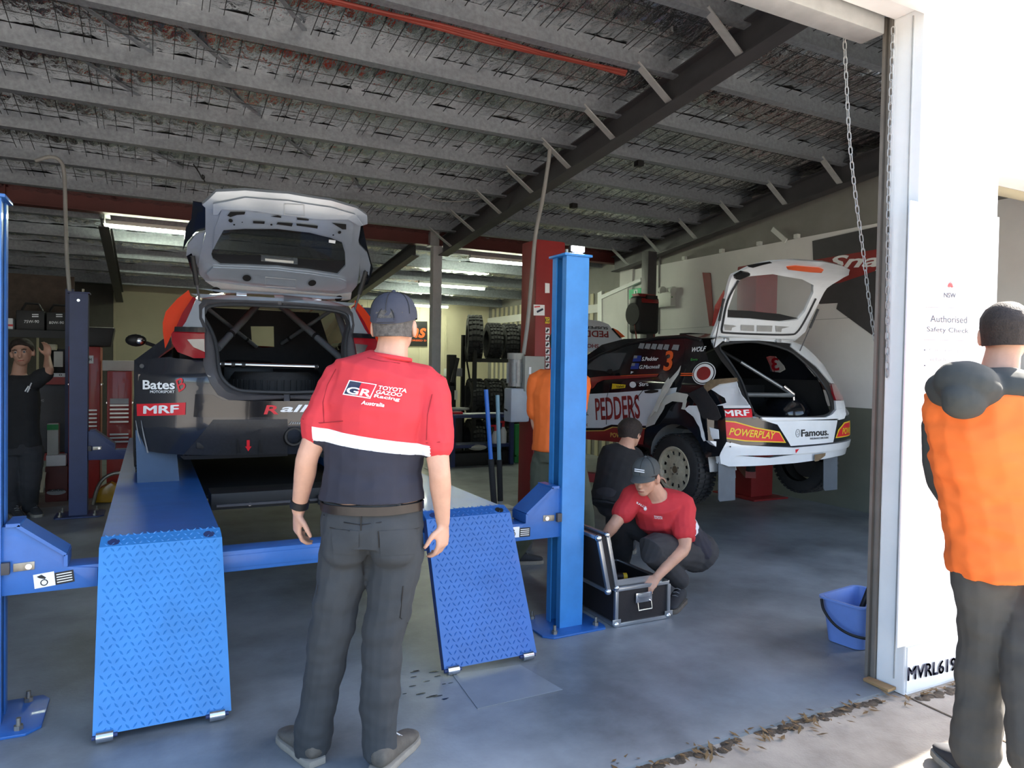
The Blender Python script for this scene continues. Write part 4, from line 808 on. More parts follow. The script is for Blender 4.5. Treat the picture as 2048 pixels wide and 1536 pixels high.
fwo = fly(wpl, 'glass_clear', 'far_side_window', car2); e0 = far((1342, 822)); e1 = far((1392, 822)); e2 = far((1342, 735))
flat_text('race_number', '3', far((1398, 824)), far((1345, 824)), far((1392, 735)), 'lamp_red', fwo, off=-U2*.004, bold=.05)
# raised boot lid
HB = math.radians(58); HS2 = Surf(L2(0, -.10, 1.84), (W2*-math.sin(HB)-ZZ*math.cos(HB)), U2, (W2*-math.cos(HB)+ZZ*math.sin(HB)), lambda a, b: -.05*(a/.6)**2-.22*max(0, (b-.5)/.35)**2*-1)
LO = [(935, 600), (975, 500), (1030, 330), (1075, 175), (1130, 150), (1200, 115), (1330, 82), (1500, 70), (1700, 80), (1820, 105), (1872, 132), (1868, 170), (1800, 210), (1720, 262), (1660, 370), (1600, 490), (1572, 560), (1500, 622), (1250, 605), (985, 590)]
LW = [(1112, 215), (1170, 182), (1350, 165), (1550, 200), (1628, 240), (1628, 290), (1570, 420), (1520, 478), (1400, 488), (1200, 470), (1040, 462), (1042, 410), (1070, 330)]
h2 = lambda L: [HS2.px(*kc(*p)) for p in L]
boot = panel('boot_lid', [h2(LO), h2(LW)], lambda a, b: HS2.at(a, b), 'paint_white', car2, .05, solid=-HS2.N*.03)
g2 = panel('rear_window', [h2(LW)], lambda a, b: HS2.at(a, b, -.02), 'glass_clear', boot, .08)
HS2.poly('window_band', [(1040, 412), (1200, 420), (1400, 440), (1530, 470), (1400, 488), (1200, 470), (1040, 462)], 'black', g2, -.012, kc)
SEAL = [(1112, 205), (1040, 340), (1005, 500), (1000, 550), (1030, 562), (1250, 572), (1450, 575), (1510, 560), (1570, 470), (1640, 330)]
MB().tube(spline([HS2.at(*q_, .008) for q_ in h2(SEAL)], 4), .009, 8).build('weather_seal', 'seal', boot)
HS2.poly('brake_light', [(1440, 112), (1500, 105), (1660, 118), (1690, 130), (1675, 152), (1600, 148), (1450, 130)], 'orange_print', boot, .012, kc, solid=.015)
for L in ([(1015, 505), (1080, 512), (1100, 518), (1070, 528), (1065, 548), (1020, 545)], [(1130, 508), (1220, 512), (1220, 552), (1130, 548)], [(1240, 512), (1345, 515), (1340, 556), (1240, 553)], [(1365, 515), (1462, 522), (1410, 535), (1405, 558), (1370, 555)]): HS2.poly('panel_recess', L, 'liner', boot, .006, kc)
for L in ([(1080, 170), (1130, 140), (1180, 150), (1180, 165), (1110, 195), (1085, 190)], [(1170, 105), (1330, 78), (1200, 112)]): HS2.poly('spoiler_end', L, 'black', boot, .03, kc, solid=.03)
for p in ((1022, 615), (1378, 620)):
    q_ = HS2.at(*HS2.px(*kc(*p)), .0); MB().obox(q_, U2*.03, W2*.03, ZZ*.018).build('hinge', 'alu', boot, bevel=.005)
for p0, p1, sN in (((1655, 400), (1530, 690), -.2), ((1010, 330), (945, 660), -.15)):
    a = HS2.at(*HS2.px(*kc(*p0)), .01); b = RS.at(*RS.px(*kc(*p1)), .01); MB().cyl(a, a.lerp(b, .45), .012).build('gas_strut', 'seal', boot); MB().cyl(a.lerp(b, .45), b, .005).build('strut_rod', 'steel_dark', boot)
# raised bonnet at the front, its outer face towards the rear
BNN = (W2*-.81+ZZ*.59).normalized(); BND = (W2*.59+ZZ*.81).normalized(); BP = L2(0, 2.35, 1.8); BS = Surf(BP, BNN, U2, BND, lambda a, b: -.05*(a/.7)**2)
rp = [BS.px(*kc(*p)) for p in ((60, 475), (170, 485), (230, 508), (255, 540), (318, 602), (200, 640), (60, 745))]
wr2 = max(p[0] for p in rp); bn = panel('bonnet', [[(-wr2, rp[4][1]-.05), (-wr2, rp[3][1]), (-.45, rp[1][1]), (0, rp[0][1])]+rp[1:5]+[(wr2*.9, rp[4][1]-.2), (-wr2*.9, rp[4][1]-.25)]], lambda a, b: BS.at(a, b), 'paint_white', car2, .08, solid=-BNN*.02)
BS.poly('bonnet_stripe', [(255, 532), (292, 550), (342, 594), (312, 600), (290, 575)], 'orange_print', bn, .004, kc); BS.poly('bonnet_stripe', [(246, 540), (256, 534), (314, 600), (304, 604)], 'black_print', bn, .005, kc)
BS.text('lettering', 'PEDDERS', kc(225, 556), kc(-60, 552), kc(228, 600), 'red_lift', bn, .006); BS.text('lettering', 'SUSPENSION', kc(225, 527), kc(-60, 522), kc(225, 545), 'black_print', bn, .006); BS.text('lettering', 'SHOCK', kc(160, 645), kc(20, 642), kc(160, 672), 'red_lift', bn, .006)
# ------------------------------------------------------------------ people
def etube(mb, pts, rad, lat, n=18):
    """elliptical tube: rad = [(half width along lat, half depth)]"""
    P = [Vector(p) for p in pts]; rs = []
    for i, p in enumerate(P):
        t = (P[min(i+1, len(P)-1)]-P[max(i-1, 0)]).normalized(); L = lat[i] if isinstance(lat, list) else lat
        x = (Vector(L)-t*t.dot(Vector(L))).normalized(); y = t.cross(x); a, b = rad[i]
        rs.append([p+x*a*math.cos(2*math.pi*k/n)+y*b*math.sin(2*math.pi*k/n) for k in range(n)])
    mb.rings(rs)
def limb(mb, pts, rad, n=14, sub=3):
    P = spline(pts, sub); R = []
    m_ = len(pts)-1
    for i in range(len(P)):
        f = i/sub; j = min(int(f), m_-1); R.append(lerp(rad[j], rad[j+1], f-j))
    mb.tube(P, R, n); mb.ell(P[0], R[0]*.98, 12, 8); mb.ell(P[-1], R[-1]*.98, 12, 8)
def hand(mb, wr, d, nrm, curl=.35, thumb=1, sc=1.0, spread=.12):
    """d: direction of the hand, nrm: back-of-hand normal (fingers curl to -nrm), thumb=+-1 side"""
    d = Vector(d).normalized(); nrm = Vector(nrm); nrm = (nrm-d*d.dot(nrm)).normalized(); sd = d.cross(nrm)*thumb; wr = Vector(wr)
    etube(mb, [wr-d*.02*sc, wr+d*.02*sc, wr+d*.055*sc, wr+d*.09*sc], [(.026*sc, .02*sc), (.034*sc, .019*sc), (.041*sc, .016*sc), (.039*sc, .013*sc)], sd, 12)
    for i, (o, l, r) in enumerate(((.03, .072, .0095), (.010, .080, .0098), (-.011, .074, .0094), (-.030, .058, .0085))):
        p = wr+d*(.085 if i < 3 else .078)*sc+sd*o*sc; dd = (d+sd*o*spread*8).normalized(); pts = [p-dd*.012*sc, p]; a = 0
        for k, f in enumerate((.45, .32, .23)):
            a += curl*(1.0 if k == 0 else 1.25)*(1+.12*i); v = dd*math.cos(a)-nrm*math.sin(a); p = p+v*l*f*sc; pts.append(p)
        mb.tube(pts, [r*sc*q for q in (1.05, 1.05, 1.0, .95, .78)], 8); mb.ell(pts[-1], r*sc*.78, 8, 6)
    p = wr+d*.025*sc+sd*.028*sc; v1 = (d*.55+sd*.75-nrm*.35).normalized(); v2 = (d*.85+sd*.35-nrm*.4).normalized(); pts = [p-v1*.01*sc, p+v1*.032*sc, p+v1*.032*sc+v2*.03*sc, p+v1*.032*sc+v2*.052*sc]
    mb.tube(pts, [.014*sc, .012*sc, .0105*sc, .0085*sc], 8); mb.ell(pts[-1], .0085*sc, 8, 6)
def head(mb, c, fw, up, s=1.0):
    fw = Vector(fw).normalized(); up = Vector(up); up = (up-fw*fw.dot(up)).normalized(); sd = fw.cross(up); R = Matrix((sd, fw, up)).transposed(); c = Vector(c)
    q = lambda x, y, z: c+(sd*x+fw*y+up*z)*s
    mb.ell(q(0, -.012, .03), (.075*s, .095*s, .085*s), 20, 14, R); mb.ell(q(0, .018, -.035), (.062*s, .072*s, .075*s), 18, 12, R)
    mb.ell(q(0, .05, -.085), (.036*s, .034*s, .028*s), 14, 8, R)                       # chin
    mb.ell(q(0, .03, -.06), (.055*s, .05*s, .04*s), 14, 8, R)
    mb.tube([q(0, .078, .012), q(0, .096, -.018), q(0, .106, -.032), q(0, .088, -.044)], [.010*s, .013*s, .016*s, .011*s], 10)  # nose
    mb.ell(q(0, .078, .022), (.05*s, .02*s, .013*s), 14, 8, R)                         # brow
    mb.ell(q(0, .084, -.064), (.024*s, .012*s, .007*s), 12, 6, R); mb.ell(q(0, .083, -.074), (.021*s, .013*s, .008*s), 12, 6, R)
    for k in (-1, 1):
        mb.ell(q(k*.034, .062, -.02), (.022*s, .026*s, .02*s), 10, 8, R); mb.ell(q(k*.082, -.012, -.012), (.009*s, .021*s, .034*s), 10, 8, R); mb.ell(q(k*.077, -.005, -.02), (.012*s, .014*s, .026*s), 8, 6, R)
    return q, R
def face_bits(parent, q, hairm, s=1.0, shut=False):
    for k in (-1, 1):
        MB().ell(q(k*.031, .083, .002), .0098*s, 12, 8).build('eye', 'white', parent); MB().ell(q(k*.031, .0905, .001), .0066*s, 10, 6).build('iris', 'black', parent)
        MB().tube([q(k*.014, .0975, .018), q(k*.032, .097, .024), q(k*.05, .086, .02)], [.003*s, .0045*s, .003*s], 6).build('eyebrow', hairm, parent)
        if shut: MB().tube([q(k*.018, .095, .002), q(k*.031, .0985, -.001), q(k*.046, .090, .002)], [.004*s, .007*s, .004*s], 6).build('eyelid', 'skin', parent)
    MB().tube([q(-.022, .090, -.069), q(0, .0975, -.0685), q(.022, .090, -.069)], [.0015*s, .003*s, .0015*s], 6).build('mouth', 'lamp_red', parent)
def paint(o, fn, mats):
    me = o.data; me.materials.clear()
    for q in mats: me.materials.append(G(q))
    for p in me.polygons: p.material_index = fn(p.center)
def wrinkle(me, amp, sc, seed, fn=None):
    for v, n_ in zip(me.vertices, [x.vector.copy() for x in me.vertex_normals]):
        a = amp*(fn(v.co) if fn else 1); v.co += n_*(noise.noise(V(v.co.x*sc, v.co.y*sc, v.co.z*sc*1.8+seed))*a+noise.noise(V(v.co.x*sc*2.3, v.co.y*sc*2.3, v.co.z*sc*4+seed))*a*.5)
def shoe(parent, heel, toe, m='shoe', sole='sole', L=.29):
    heel, toe = Vector(heel), Vector(toe); d = (toe-heel); d.z = 0; d.normalize(); sd = d.cross(ZZ); h = V(heel.x, heel.y, 0)
    mb = MB(); prof = [(0, .030, .03, .085), (.03, .040, .02, .105), (.09, .042, .018, .115), (.15, .043, .018, .085), (.21, .048, .018, .066), (.26, .044, .02, .055), (.285, .026, .026, .046)]
    rs = []
    for x, w, z0, z1 in prof:
        rs.append([h+d*(x*L/.285)+sd*w*math.copysign(abs(math.cos(a))**.7, math.cos(a))+ZZ*(lerp(z0, z1, .5+.5*math.sin(a))) for a in [2*math.pi*i/16 for i in range(16)]])
    mb.rings(rs); so_ = link('shoe', subsurf(mb.mesh('shoe'), 1), m, parent, 80)
    ms = MB(); out = [h+d*(x*L/.285)+sd*(w+.004) for x, w, _, _ in prof]+[h+d*(x*L/.285)-sd*(w+.004) for x, w, _, _ in prof[::-1]]
    ms.prism(out, ZZ*.028); ms.build('sole', sole, so_, bevel=.006)
    for i in range(3): a = h+d*(.115+i*.022)*L/.285+ZZ*(.112-i*.017); MB().tube([a-sd*.02, a+ZZ*.006, a+sd*.02], .003, 6).build('lace', 'white_print' if m == 'shoe' else 'grey_print', so_)
def cap(parent, q, R, m, s=1.0, brim=True, back=False, peak_m=None):
    """baseball cap over the head frame q"""
    mb = MB(); rs = []; n = 26
    for j in range(9):
        th = math.pi*.5*j/8; z = .040+.088*math.sin(th); k = math.cos(th)**.8
        rs.append([q(.088*k*math.cos(a)*1.0, -.008+.106*k*math.sin(a), z) for a in [2*math.pi*i/n for i in range(n)]])
    low = [q(.089*math.cos(a), -.008+.107*math.sin(a), .028-.03*max(0, -math.sin(a))) for a in [2*math.pi*i/n for i in range(n)]]
    mb.rings([low]+rs, cap=False); mb.f.append([len(mb.v)-n+i for i in range(n)])
    c = mb.build('cap', m, parent, smooth=70); MB().ell(q(0, -.008, .13), .009*s, 8, 6).build('cap_button', m, c)
    for a in [math.pi*i/3+.52 for i in range(6)]:
        MB().tube([q(.0895*math.cos(math.pi*.5*j/8)**.8*math.cos(a), -.008+.1075*math.cos(math.pi*.5*j/8)**.8*math.sin(a), .041+.088*math.sin(math.pi*.5*j/8)) for j in range(9)], .0013, 5).build('cap_seam', 'black', c)
    if brim:
        rows = []
        for r in range(4):
            f = r/3; rows.append([q((.078+.004*f)*math.sin(t)*1.02, -.008+(.107+.078*f*math.cos(t*.78))*math.cos(t*.95), .036-.018*f-.02*(math.sin(t))**2) for t in [-1.25+2.5*i/14 for i in range(15)]])
        MB().grid(rows).build('brim', peak_m or m, c, solid=.004, smooth=70)
    if back:
        arc = [q(.032*math.cos(t), -.117+.010*math.sin(t), .012+.05*math.sin(t)) for t in [math.pi*i/12 for i in range(13)]]
        fly(arc, 'hair_grey', 'back_opening', c); MB().tube(arc, .0022, 6).build('opening_edge', 'black', c); MB().bar(q(-.034, -.116, .012), q(.034, -.116, .012), .004, .014, up=UP).build('strap', m, c)
    return c
def build_person(name, label, J, voxel=.008, skin='skin', top=None, pants=None, hand_kw=None, sleeves=.62, hs=1.0, bw=1.0, pant_ankle=.07):
    """J: joints in metres (world). Body is one continuous mesh; clothes are its children"""
    lat = (J['sr']-J['sl']).normalized(); plat = (J['hr']-J['hl']).normalized(); mb = MB()
    tor = J.get('torso') or [J['pelvis'], J['pelvis'].lerp(J['chest'], .45), J['chest'], J['chest'].lerp(J['neck'], .6), J['neck']]
    tr = [(.165*bw, .12*bw), (.155*bw, .11*bw), (.175*bw, .125*bw), (.165*bw, .105*bw), (.065, .065)]
    lats = [plat, plat.lerp(lat, .5), lat, lat, lat]
    etube(mb, tor, tr, lats)
    up = J['hup']; q, R = head(mb, J['head'], J['hfw'], up, hs)
    limb(mb, [J['neck']-(J['head']-J['neck']).normalized()*.03, J['neck'].lerp(J['head'], .5), q(0, -.01, -.04)], [.066, .058, .056])
    for k in 'lr':
        if J.get('e'+k) is None: continue
        s, e, w = J['s'+k], J['e'+k], J['w'+k]; limb(mb, [s, s.lerp(e, .5), e, e.lerp(w, .35), w], [.062, .05, .042, .042, .027])
        if hand_kw and k in hand_kw: hand(mb, w, **hand_kw[k])
    for k in 'lr':
        h, n_, a = J['h'+k], J['k'+k], J['a'+k]; limb(mb, [h, h.lerp(n_, .5), n_, n_.lerp(a, .35), a], [.088, .075, .055, .055, .038])
        mb.tube([a, a-ZZ*.04], [.04, .038], 10)
    root = link(name, remesh(mb, name, voxel, 2), skin, None, 180); tag(root, label, 'person')
    if top:
        t = MB(); T = [tor[0]-(tor[1]-tor[0]).normalized()*top.get('len', .02)]+tor[:-1]+[tor[-2].lerp(tor[-1], .9)]
        ex = top.get('ex', .018); up_ = top.get('len', .02) < 0; trs = [(tr[0][0]+ex+.005, tr[0][1]+ex+.008)]+[(a+ex, b+ex) for a, b in tr[:-1]]+[(.074+ex*.4, .068+ex*.4)]
        LL = [plat]+lats[:-1]+[lat]
        if up_: T, trs, LL = T[:1]+T[2:], trs[:1]+trs[2:], LL[:1]+LL[2:]
        etube(t, T, trs, LL)
        for k in 'lr':
            if J.get('e'+k) is None: continue
            s, e, w = J['s'+k], J['e'+k], J['w'+k]; inn = J['chest'].lerp(J['neck'], .6)
            if sleeves <= 1: limb(t, [s.lerp(inn, .5), s, s.lerp(e, sleeves*.55), s.lerp(e, sleeves)], [.085, .082, .078, .077])
            else: limb(t, [s.lerp(inn, .5), s, s.lerp(e, .5), e, e.lerp(w, .5), e.lerp(w, .93)], [.088, .086, .076, .068, .06, .05])
        me = remesh(t, 'shirt', voxel, 3); wrinkle(me, top.get('wr', .006), 7, len(label))
        so_ = link(top.get('name', 'shirt'), me, top['m'], root, 180)
        J['shirt'] = so_
    if pants:
        t = MB(); etube(t, [tor[0]+(tor[1]-tor[0]).normalized()*pants.get('rise', .06), tor[0], tor[0]-(tor[1]-tor[0]).normalized()*.07], [(tr[0][0]+.008, tr[0][1]+.012), (tr[0][0]+.018, tr[0][1]+.022), (tr[0][0]+.005, tr[0][1]+.02)], plat)
        if pants.get('gl'):
            for k in 'lr': t.ell(J['h'+k]+pants['gl']+(J['pelvis']-J['h'+k])*.1, (.095, .085, .10), 16, 10)
        for k in 'lr':
            h, n_, a = J['h'+k], J['k'+k], J['a'+k]; limb(t, [h, h.lerp(n_, .5), n_, n_.lerp(a, .5), a-(a-n_).normalized()*0.0], [x_*pants.get('sl', 1) for x_ in (.115, .102, .085, .08, pant_ankle)])
        me = remesh(t, 'trousers', voxel, 3); wrinkle(me, pants.get('wr', .009), 6, len(label)+3); J['trousers'] = link('trousers', me, pants['m'], root, 180)
    return root, q, R
def hair(parent, q, R, m, low=-.03, front=.055, s=1.0, th=.008):
    mb = MB(); n = 30; rs = []
    for j in range(12):
        f = j/11; r = []
        for i in range(n):
            a = 2*math.pi*i/n; fr = max(0, math.sin(a)); z0 = lerp(low, front, fr**.8); t = lerp(0, math.pi/2, f); z = lerp(z0, .118, math.sin(t)); k = math.sqrt(max(0, 1-((z-.03)/(.092))**2)) if z > .03 else 1-.12*((.03-z)/.08)
            k = max(k, .02); w = th*(1+.5*noise.noise(V(i*.7, j*.9, 2))); r.append(q((.075+w)*k*math.cos(a), -.012+(.095+w)*k*math.sin(a), z))
        rs.append(r)
    return MB().rings(rs).build('hair', m, parent, smooth=80)
# ---- standing man in red shirt, seen from behind
DM = 2.72; D = lambda x, y, d=0: atD(x, y, DM+d)
J = dict(head=D(789, 652, .02), neck=D(783, 712, .01), chest=D(757, 815, .02), pelvis=D(744, 1050, .03), sl=D(683, 765, .02), sr=D(858, 782, .02), el=D(617, 908, -.02), wl=D(597, 1020, .06), er=D(878, 935, -.02), wr=D(886, 1046, .05),
         hl=D(697, 1085, .03), hr=D(797, 1085, .03), kl=D(657, 1285, .02), kr=D(767, 1285, .0), al=D(622, 1490, .05), ar=D(757, 1492, .0), hfw=(FW+RT*.12), hup=UP)
J['torso'] = [D(744, 1050, .03), D(746, 940, .03), D(757, 815, .02), D(772, 742, .02), D(783, 712, .02)]
man, q, R = build_person('person', 'man standing in a red, white and navy shirt, grey cap and dark cargo trousers', J, .0065, top=dict(m='shirt_red', ex=.02, len=-.10, wr=.008), pants=dict(m='trouser_grey', wr=.012, gl=-FW*.06, rise=.10, sl=.92), sleeves=.66, bw=1.1,
    hand_kw=dict(l=dict(d=D(592, 1105, .08)-D(597, 1020, .06), nrm=RT*-.8-FW*.5, curl=.42, thumb=-1, sc=1.0), r=dict(d=D(884, 1120, .05)-D(886, 1046, .05), nrm=RT*.8-FW*.45, curl=.42, thumb=1, sc=1.0)), pant_ankle=.075)
# colour blocks of the shirt follow the seams
b0, b1, c0, c1 = D(648, 852), D(852, 886), D(646, 879), D(850, 909)
def blk(p):
    t = ((p-b0).dot(RT))/((b1-b0).dot(RT)); zr = lerp(b0.z, b1.z, t); zn = lerp(c0.z, c1.z, t)
    arm = abs(t-.5) > .56
    return 0 if (p.z > zr or arm) else (1 if p.z > zn else 2)
for pA, pB in ((b0, b1), (c0, c1)):
    bmx = bmesh.new(); bmx.from_mesh(J['shirt'].data); bmesh.ops.bisect_plane(bmx, geom=bmx.verts[:]+bmx.edges[:]+bmx.faces[:], plane_co=pA, plane_no=(pB-pA).cross(V(FW.x, FW.y, 0)).normalized()); bmx.to_mesh(J['shirt'].data); bmx.free()
paint(J['shirt'], blk, ['shirt_red', 'shirt_white', 'shirt_navy'])
hair(man, q, R, 'hair_grey', low=-.045, front=.05); cp_ = cap(man, q, R, 'cap_grey', back=True)
MB().rings([[D(733+98*f, 706+8*f, .0) for f in (0,)]*3]) if False else None
# collar, belt, pockets, watch
col_pts = [J['neck']+(RT*math.cos(a)*.072+FW*math.sin(a)*.066)-UP*(.004+.012*math.cos(a)) for a in [2*math.pi*i/24 for i in range(24)]]
MB().tube(col_pts, .009, 8, True).build('collar', 'shirt_red', J['shirt'])
bw_ = BVHTree.FromPolygons([v.co.copy() for v in J['trousers'].data.vertices], [list(p.vertices) for p in J['trousers'].data.polygons])
def on(b, o, d, off): 
    h = b.ray_cast(o, d); return (h[0]+h[1]*off) if h[0] is not None else None
def belt_ring(c, off):
    P = []
    for i in range(40):
        a = 2*math.pi*i/40; d = RT*math.cos(a)+V(FW.x, FW.y, 0)*math.sin(a); h = bw_.ray_cast(c+d*.6, -d); P.append((h[0] if h[0] is not None else c+d*.17)+d*off)
    return P
bc = D(744, 1008, .03); r0 = belt_ring(bc, .006); bm2 = MB(); bm2.rings([[p-UP*.016 for p in r0], [p-UP*.016+(p-bc).normalized()*.005 for p in r0], [p+UP*.016+(p-bc).normalized()*.005 for p in r0], [p+UP*.016 for p in r0]], closed=True); bl = bm2.build('belt', 'belt', J['trousers'])
def seam(pts, m='black', r=.0022, b=None, name='seam_crease', par=None):
    P = [on(b or bw_, CAM, (atD(x, y, 3)-CAM).normalized(), .001) for x, y in pts]; P = [p for p in P if p is not None]
    if len(P) > 1: MB().tube(P, r, 6).build(name, m, par or J['trousers'])
for L in ([(648, 1030), (690, 1045), (722, 1050), (760, 1045), (840, 1022)], [(722, 1010), (722, 1060), (727, 1150)], [(660, 1055), (700, 1062)], [(755, 1063), (800, 1065), (838, 1055)], [(757, 1063), (758, 1095)], [(632, 1150), (636, 1170), (630, 1215), (618, 1222)], [(808, 1170), (850, 1172)], [(806, 1172), (800, 1235), (815, 1246)]): seam(L)
def pocket(L, name='pocket', off=.005):
    rows_ = []
    for i in range(6):
        r_ = []
        for j in range(6):
            u_, v_ = i/5, j/5; x_, y_ = [(L[0][k]*(1-u_)*(1-v_)+L[1][k]*u_*(1-v_)+L[2][k]*u_*v_+L[3][k]*(1-u_)*v_) for k in (0, 1)]
            r_.append(on(bw_, CAM, (atD(x_, y_, 3)-CAM).normalized(), off*(.3+.7*math.sin(math.pi*min(max(v_, .05), .95)))))
        rows_.append(r_)
    if all(p is not None for r_ in rows_ for p in r_): MB().grid(rows_).build(name, 'trouser_grey', J['trousers'], smooth=80)
for L in ([(758, 1062), (832, 1058), (828, 1108), (762, 1112)], [(664, 1058), (718, 1062), (718, 1112), (668, 1106)]): pocket(L, 'back_pocket', .006)
for L in ([(806, 1172), (838, 1168), (832, 1240), (802, 1238)], [(622, 1150), (640, 1152), (640, 1222), (618, 1222)]): pocket(L, 'cargo_pocket', .012)
for x in (720, 793): MB().obox(on(bw_, CAM, (atD(x, 1008, 3)-CAM).normalized(), .016) or bc, RT*.011, UP*.026, FW*.003).build('belt_loop', 'trouser_grey', bl)
wd = (J['el']-J['wl']).normalized(); wp = J['wl']+wd*.03; MB().cyl(wp-wd*.014, wp+wd*.014, .036, n=20).build('watch', 'black', man)
a = atZ(612, 1542); shoe(man, V(J['al'].x+.01, J['al'].y-.08, 0), V(J['al'].x-.07, J['al'].y+.2, 0)); shoe(man, V(J['ar'].x-.03, J['ar'].y-.07, 0), V(J['ar'].x+.2, J['ar'].y+.14, 0))
# print on the back, wrapped onto the cloth
bs2 = BVHTree.FromPolygons([v.co.copy() for v in J['shirt'].data.vertices], [list(p.vertices) for p in J['shirt'].data.polygons])
def onshirt(bv, off=.002):
    def f(p):
        d = (p-CAM).normalized(); h = bv.ray_cast(CAM, d); return h[0]-d*off if h[0] is not None else p
    return f
kb = lambda x, y: atD(540+.20508*x, 560+.20508*y, 2.6)
def pquad(L, m, name, bv, par, off):
    P = [L[0]]
    lo = []
    for i in range(5):
        for j in range(5): lo.append(onshirt(bv, off)(kb(*( (V(*L[0])*(1-i/4)*(1-j/4)+V(*L[1])*(i/4)*(1-j/4)+V(*L[2])*(i/4)*(j/4)+V(*L[3])*(1-i/4)*(j/4)) ))))
    return MB().grid([lo[i*5:i*5+5] for i in range(5)]).build(name, m, par, smooth=0)
for L in ([(672, 738), (655, 770), (646, 805), (648, 846)], [(882, 752), (864, 790), (855, 830), (853, 880)], [(606, 838), (640, 846), (686, 842)], [(852, 886), (880, 884), (910, 872)], [(735, 716), (760, 722), (800, 727), (830, 722)]): seam(L, 'seam_crease_red', .0016, bs2, par=J['shirt'])  # armhole lines paint dark sleeve creases into the cloth; hems and collar are seams
V2 = lambda *a: V(*a)
sh_ = J['shirt']
pquad([(772, 975), (1042, 1018), (978, 1158), (708, 1117)], 'white_print', 'logo_border', bs2, sh_, .002); lg = pquad([(780, 984), (893, 1002), (834, 1125), (722, 1108)], 'navy_print', 'logo_panel', bs2, sh_, .0035); pquad([(893, 1002), (1030, 1024), (970, 1148), (834, 1125)], 'red_print', 'logo_panel', bs2, sh_, .0035)
def ptext(s, bl, br, tl, m='white_print', bold=.03, shear=0, off=.0045, par=None, bv=None, kk=None):
    f = onshirt(bv or bs2, off); kk = kk or kb; return flat_text('lettering', s, kk(*bl), kk(*br), kk(*tl), m, par or sh_, bold=bold, shear=shear, fn=f)
ptext('GR', (735, 1104), (975, 1142), (762, 1036), bold=.06); ptext('TOYOTA', (1050, 1066), (1330, 1100), (1062, 1028)); ptext('GAZOO', (1028, 1108), (1282, 1140), (1040, 1072)); ptext('Racing', (1008, 1152), (1258, 1190), (1022, 1112)); ptext('Australia', (886, 1212), (1112, 1240), (900, 1175), bold=.025)
# ---- crouching man with the flight case
kr = lambda x, y, d: atD(1030+.26042*x, 900+.26042*y, d)
hf = (-FW*.82-RT*.50-UP*.20)
J = dict(head=kr(1003, 205, 4.55), neck=kr(1085, 345, 4.62), chest=kr(1120, 470, 4.68), pelvis=kr(1370, 760, 4.86), sl=kr(1290, 430, 4.62), sr=kr(920, 350, 4.68), el=kr(1300, 745, 4.5), wl=kr(1090, 975, 4.36), er=kr(775, 555, 4.6), wr=kr(672, 690, 4.62),
         hl=kr(1380, 800, 4.80), hr=kr(1290, 740, 4.92), kl=kr(1040, 745, 4.42), kr=kr(850, 560, 4.9), al=kr(1260, 1000, 4.68), ar=kr(805, 905, 5.15), hfw=hf, hup=(UP*.95-FW*.2-RT*.08))
J['torso'] = [J['pelvis'], kr(1270, 660, 4.8), kr(1130, 490, 4.7), kr(1100, 390, 4.65), kr(1085, 345, 4.62)]
cm, q, R = build_person('person', 'crouching man in red shirt and dark cap reaching into the open flight case', J, .0065, top=dict(m='shirt_red', ex=.018, len=.0, wr=.006), pants=dict(m='trouser_dark', wr=.008), sleeves=.6, pant_ankle=.065,
    hand_kw=dict(l=dict(d=(kr(1035, 1040, 4.34)-kr(1090, 975, 4.36)), nrm=UP*.7-FW*.6, curl=.5, thumb=1, sc=.95), r=dict(d=(kr(630, 760, 4.66)-kr(672, 690, 4.62)), nrm=-FW*.8+UP*.4, curl=.5, thumb=-1, sc=.95)))
e0, e1 = kr(960, 530, 4.6), kr(1390, 420, 4.6); ax_t = (J['torso'][0]-J['torso'][2]).normalized()
def blk2(p):
    t = (p-J['torso'][2]).dot(ax_t); arm = (p-J['el']).length < (p-J['torso'][1]).length and (p-J['el']).length < .3
    arm = arm or (p-J['er']).length < .28
    return 0 if (t < .155 or arm) else (1 if t < .19 else 2)
paint(J['shirt'], blk2, ['shirt_red', 'shirt_white', 'shirt_navy'])
hair(cm, q, R, 'hair_brown', low=-.03, front=.05); c_ = cap(cm, q, R, 'cap_olive', brim=True); face_bits(cm, q, 'hair_brown', shut=True)
if 0: MB().tube([q(-.055, .03, -.075), q(-.035, .065, -.098), q(0, .085, -.108), q(.035, .065, -.098), q(.055, .03, -.075)], [.008, .012, .014, .012, .008], 8).build('beard', 'hair_brown', cm)
for i in range(2): MB().bar(q(-.03, .094+.002*i, .075-.012*i), q(.035, .094+.002*i, .078-.012*i), .003, .006).build('cap_print', 'white_print', c_)
sv = BVHTree.FromPolygons([v.co.copy() for v in J['shirt'].data.vertices], [list(p.vertices) for p in J['shirt'].data.polygons]); k3 = lambda x, y: kr(x, y, 4.4)
ptext('TOYOTA', (1066, 528), (1132, 534), (1068, 504), par=J['shirt'], bv=sv, kk=k3); ptext('RALLY', (932, 412), (1008, 452), (936, 396), par=J['shirt'], bv=sv, kk=k3)
fq = onshirt(sv, .003)(kr(1000, 452, 4.4)); MB().ell(fq, .012, 10, 6).build('shirt_badge', 'white_print', J['shirt'])
shoe(cm, V(J['al'].x+.05, J['al'].y+.02, 0), V(J['al'].x-.17, J['al'].y-.12, 0), 'trouser_dark', 'shoe'); shoe(cm, V(J['ar'].x+.03, J['ar'].y+.04, 0), V(J['ar'].x-.1, J['ar'].y-.22, 0), 'trouser_dark', 'sole')
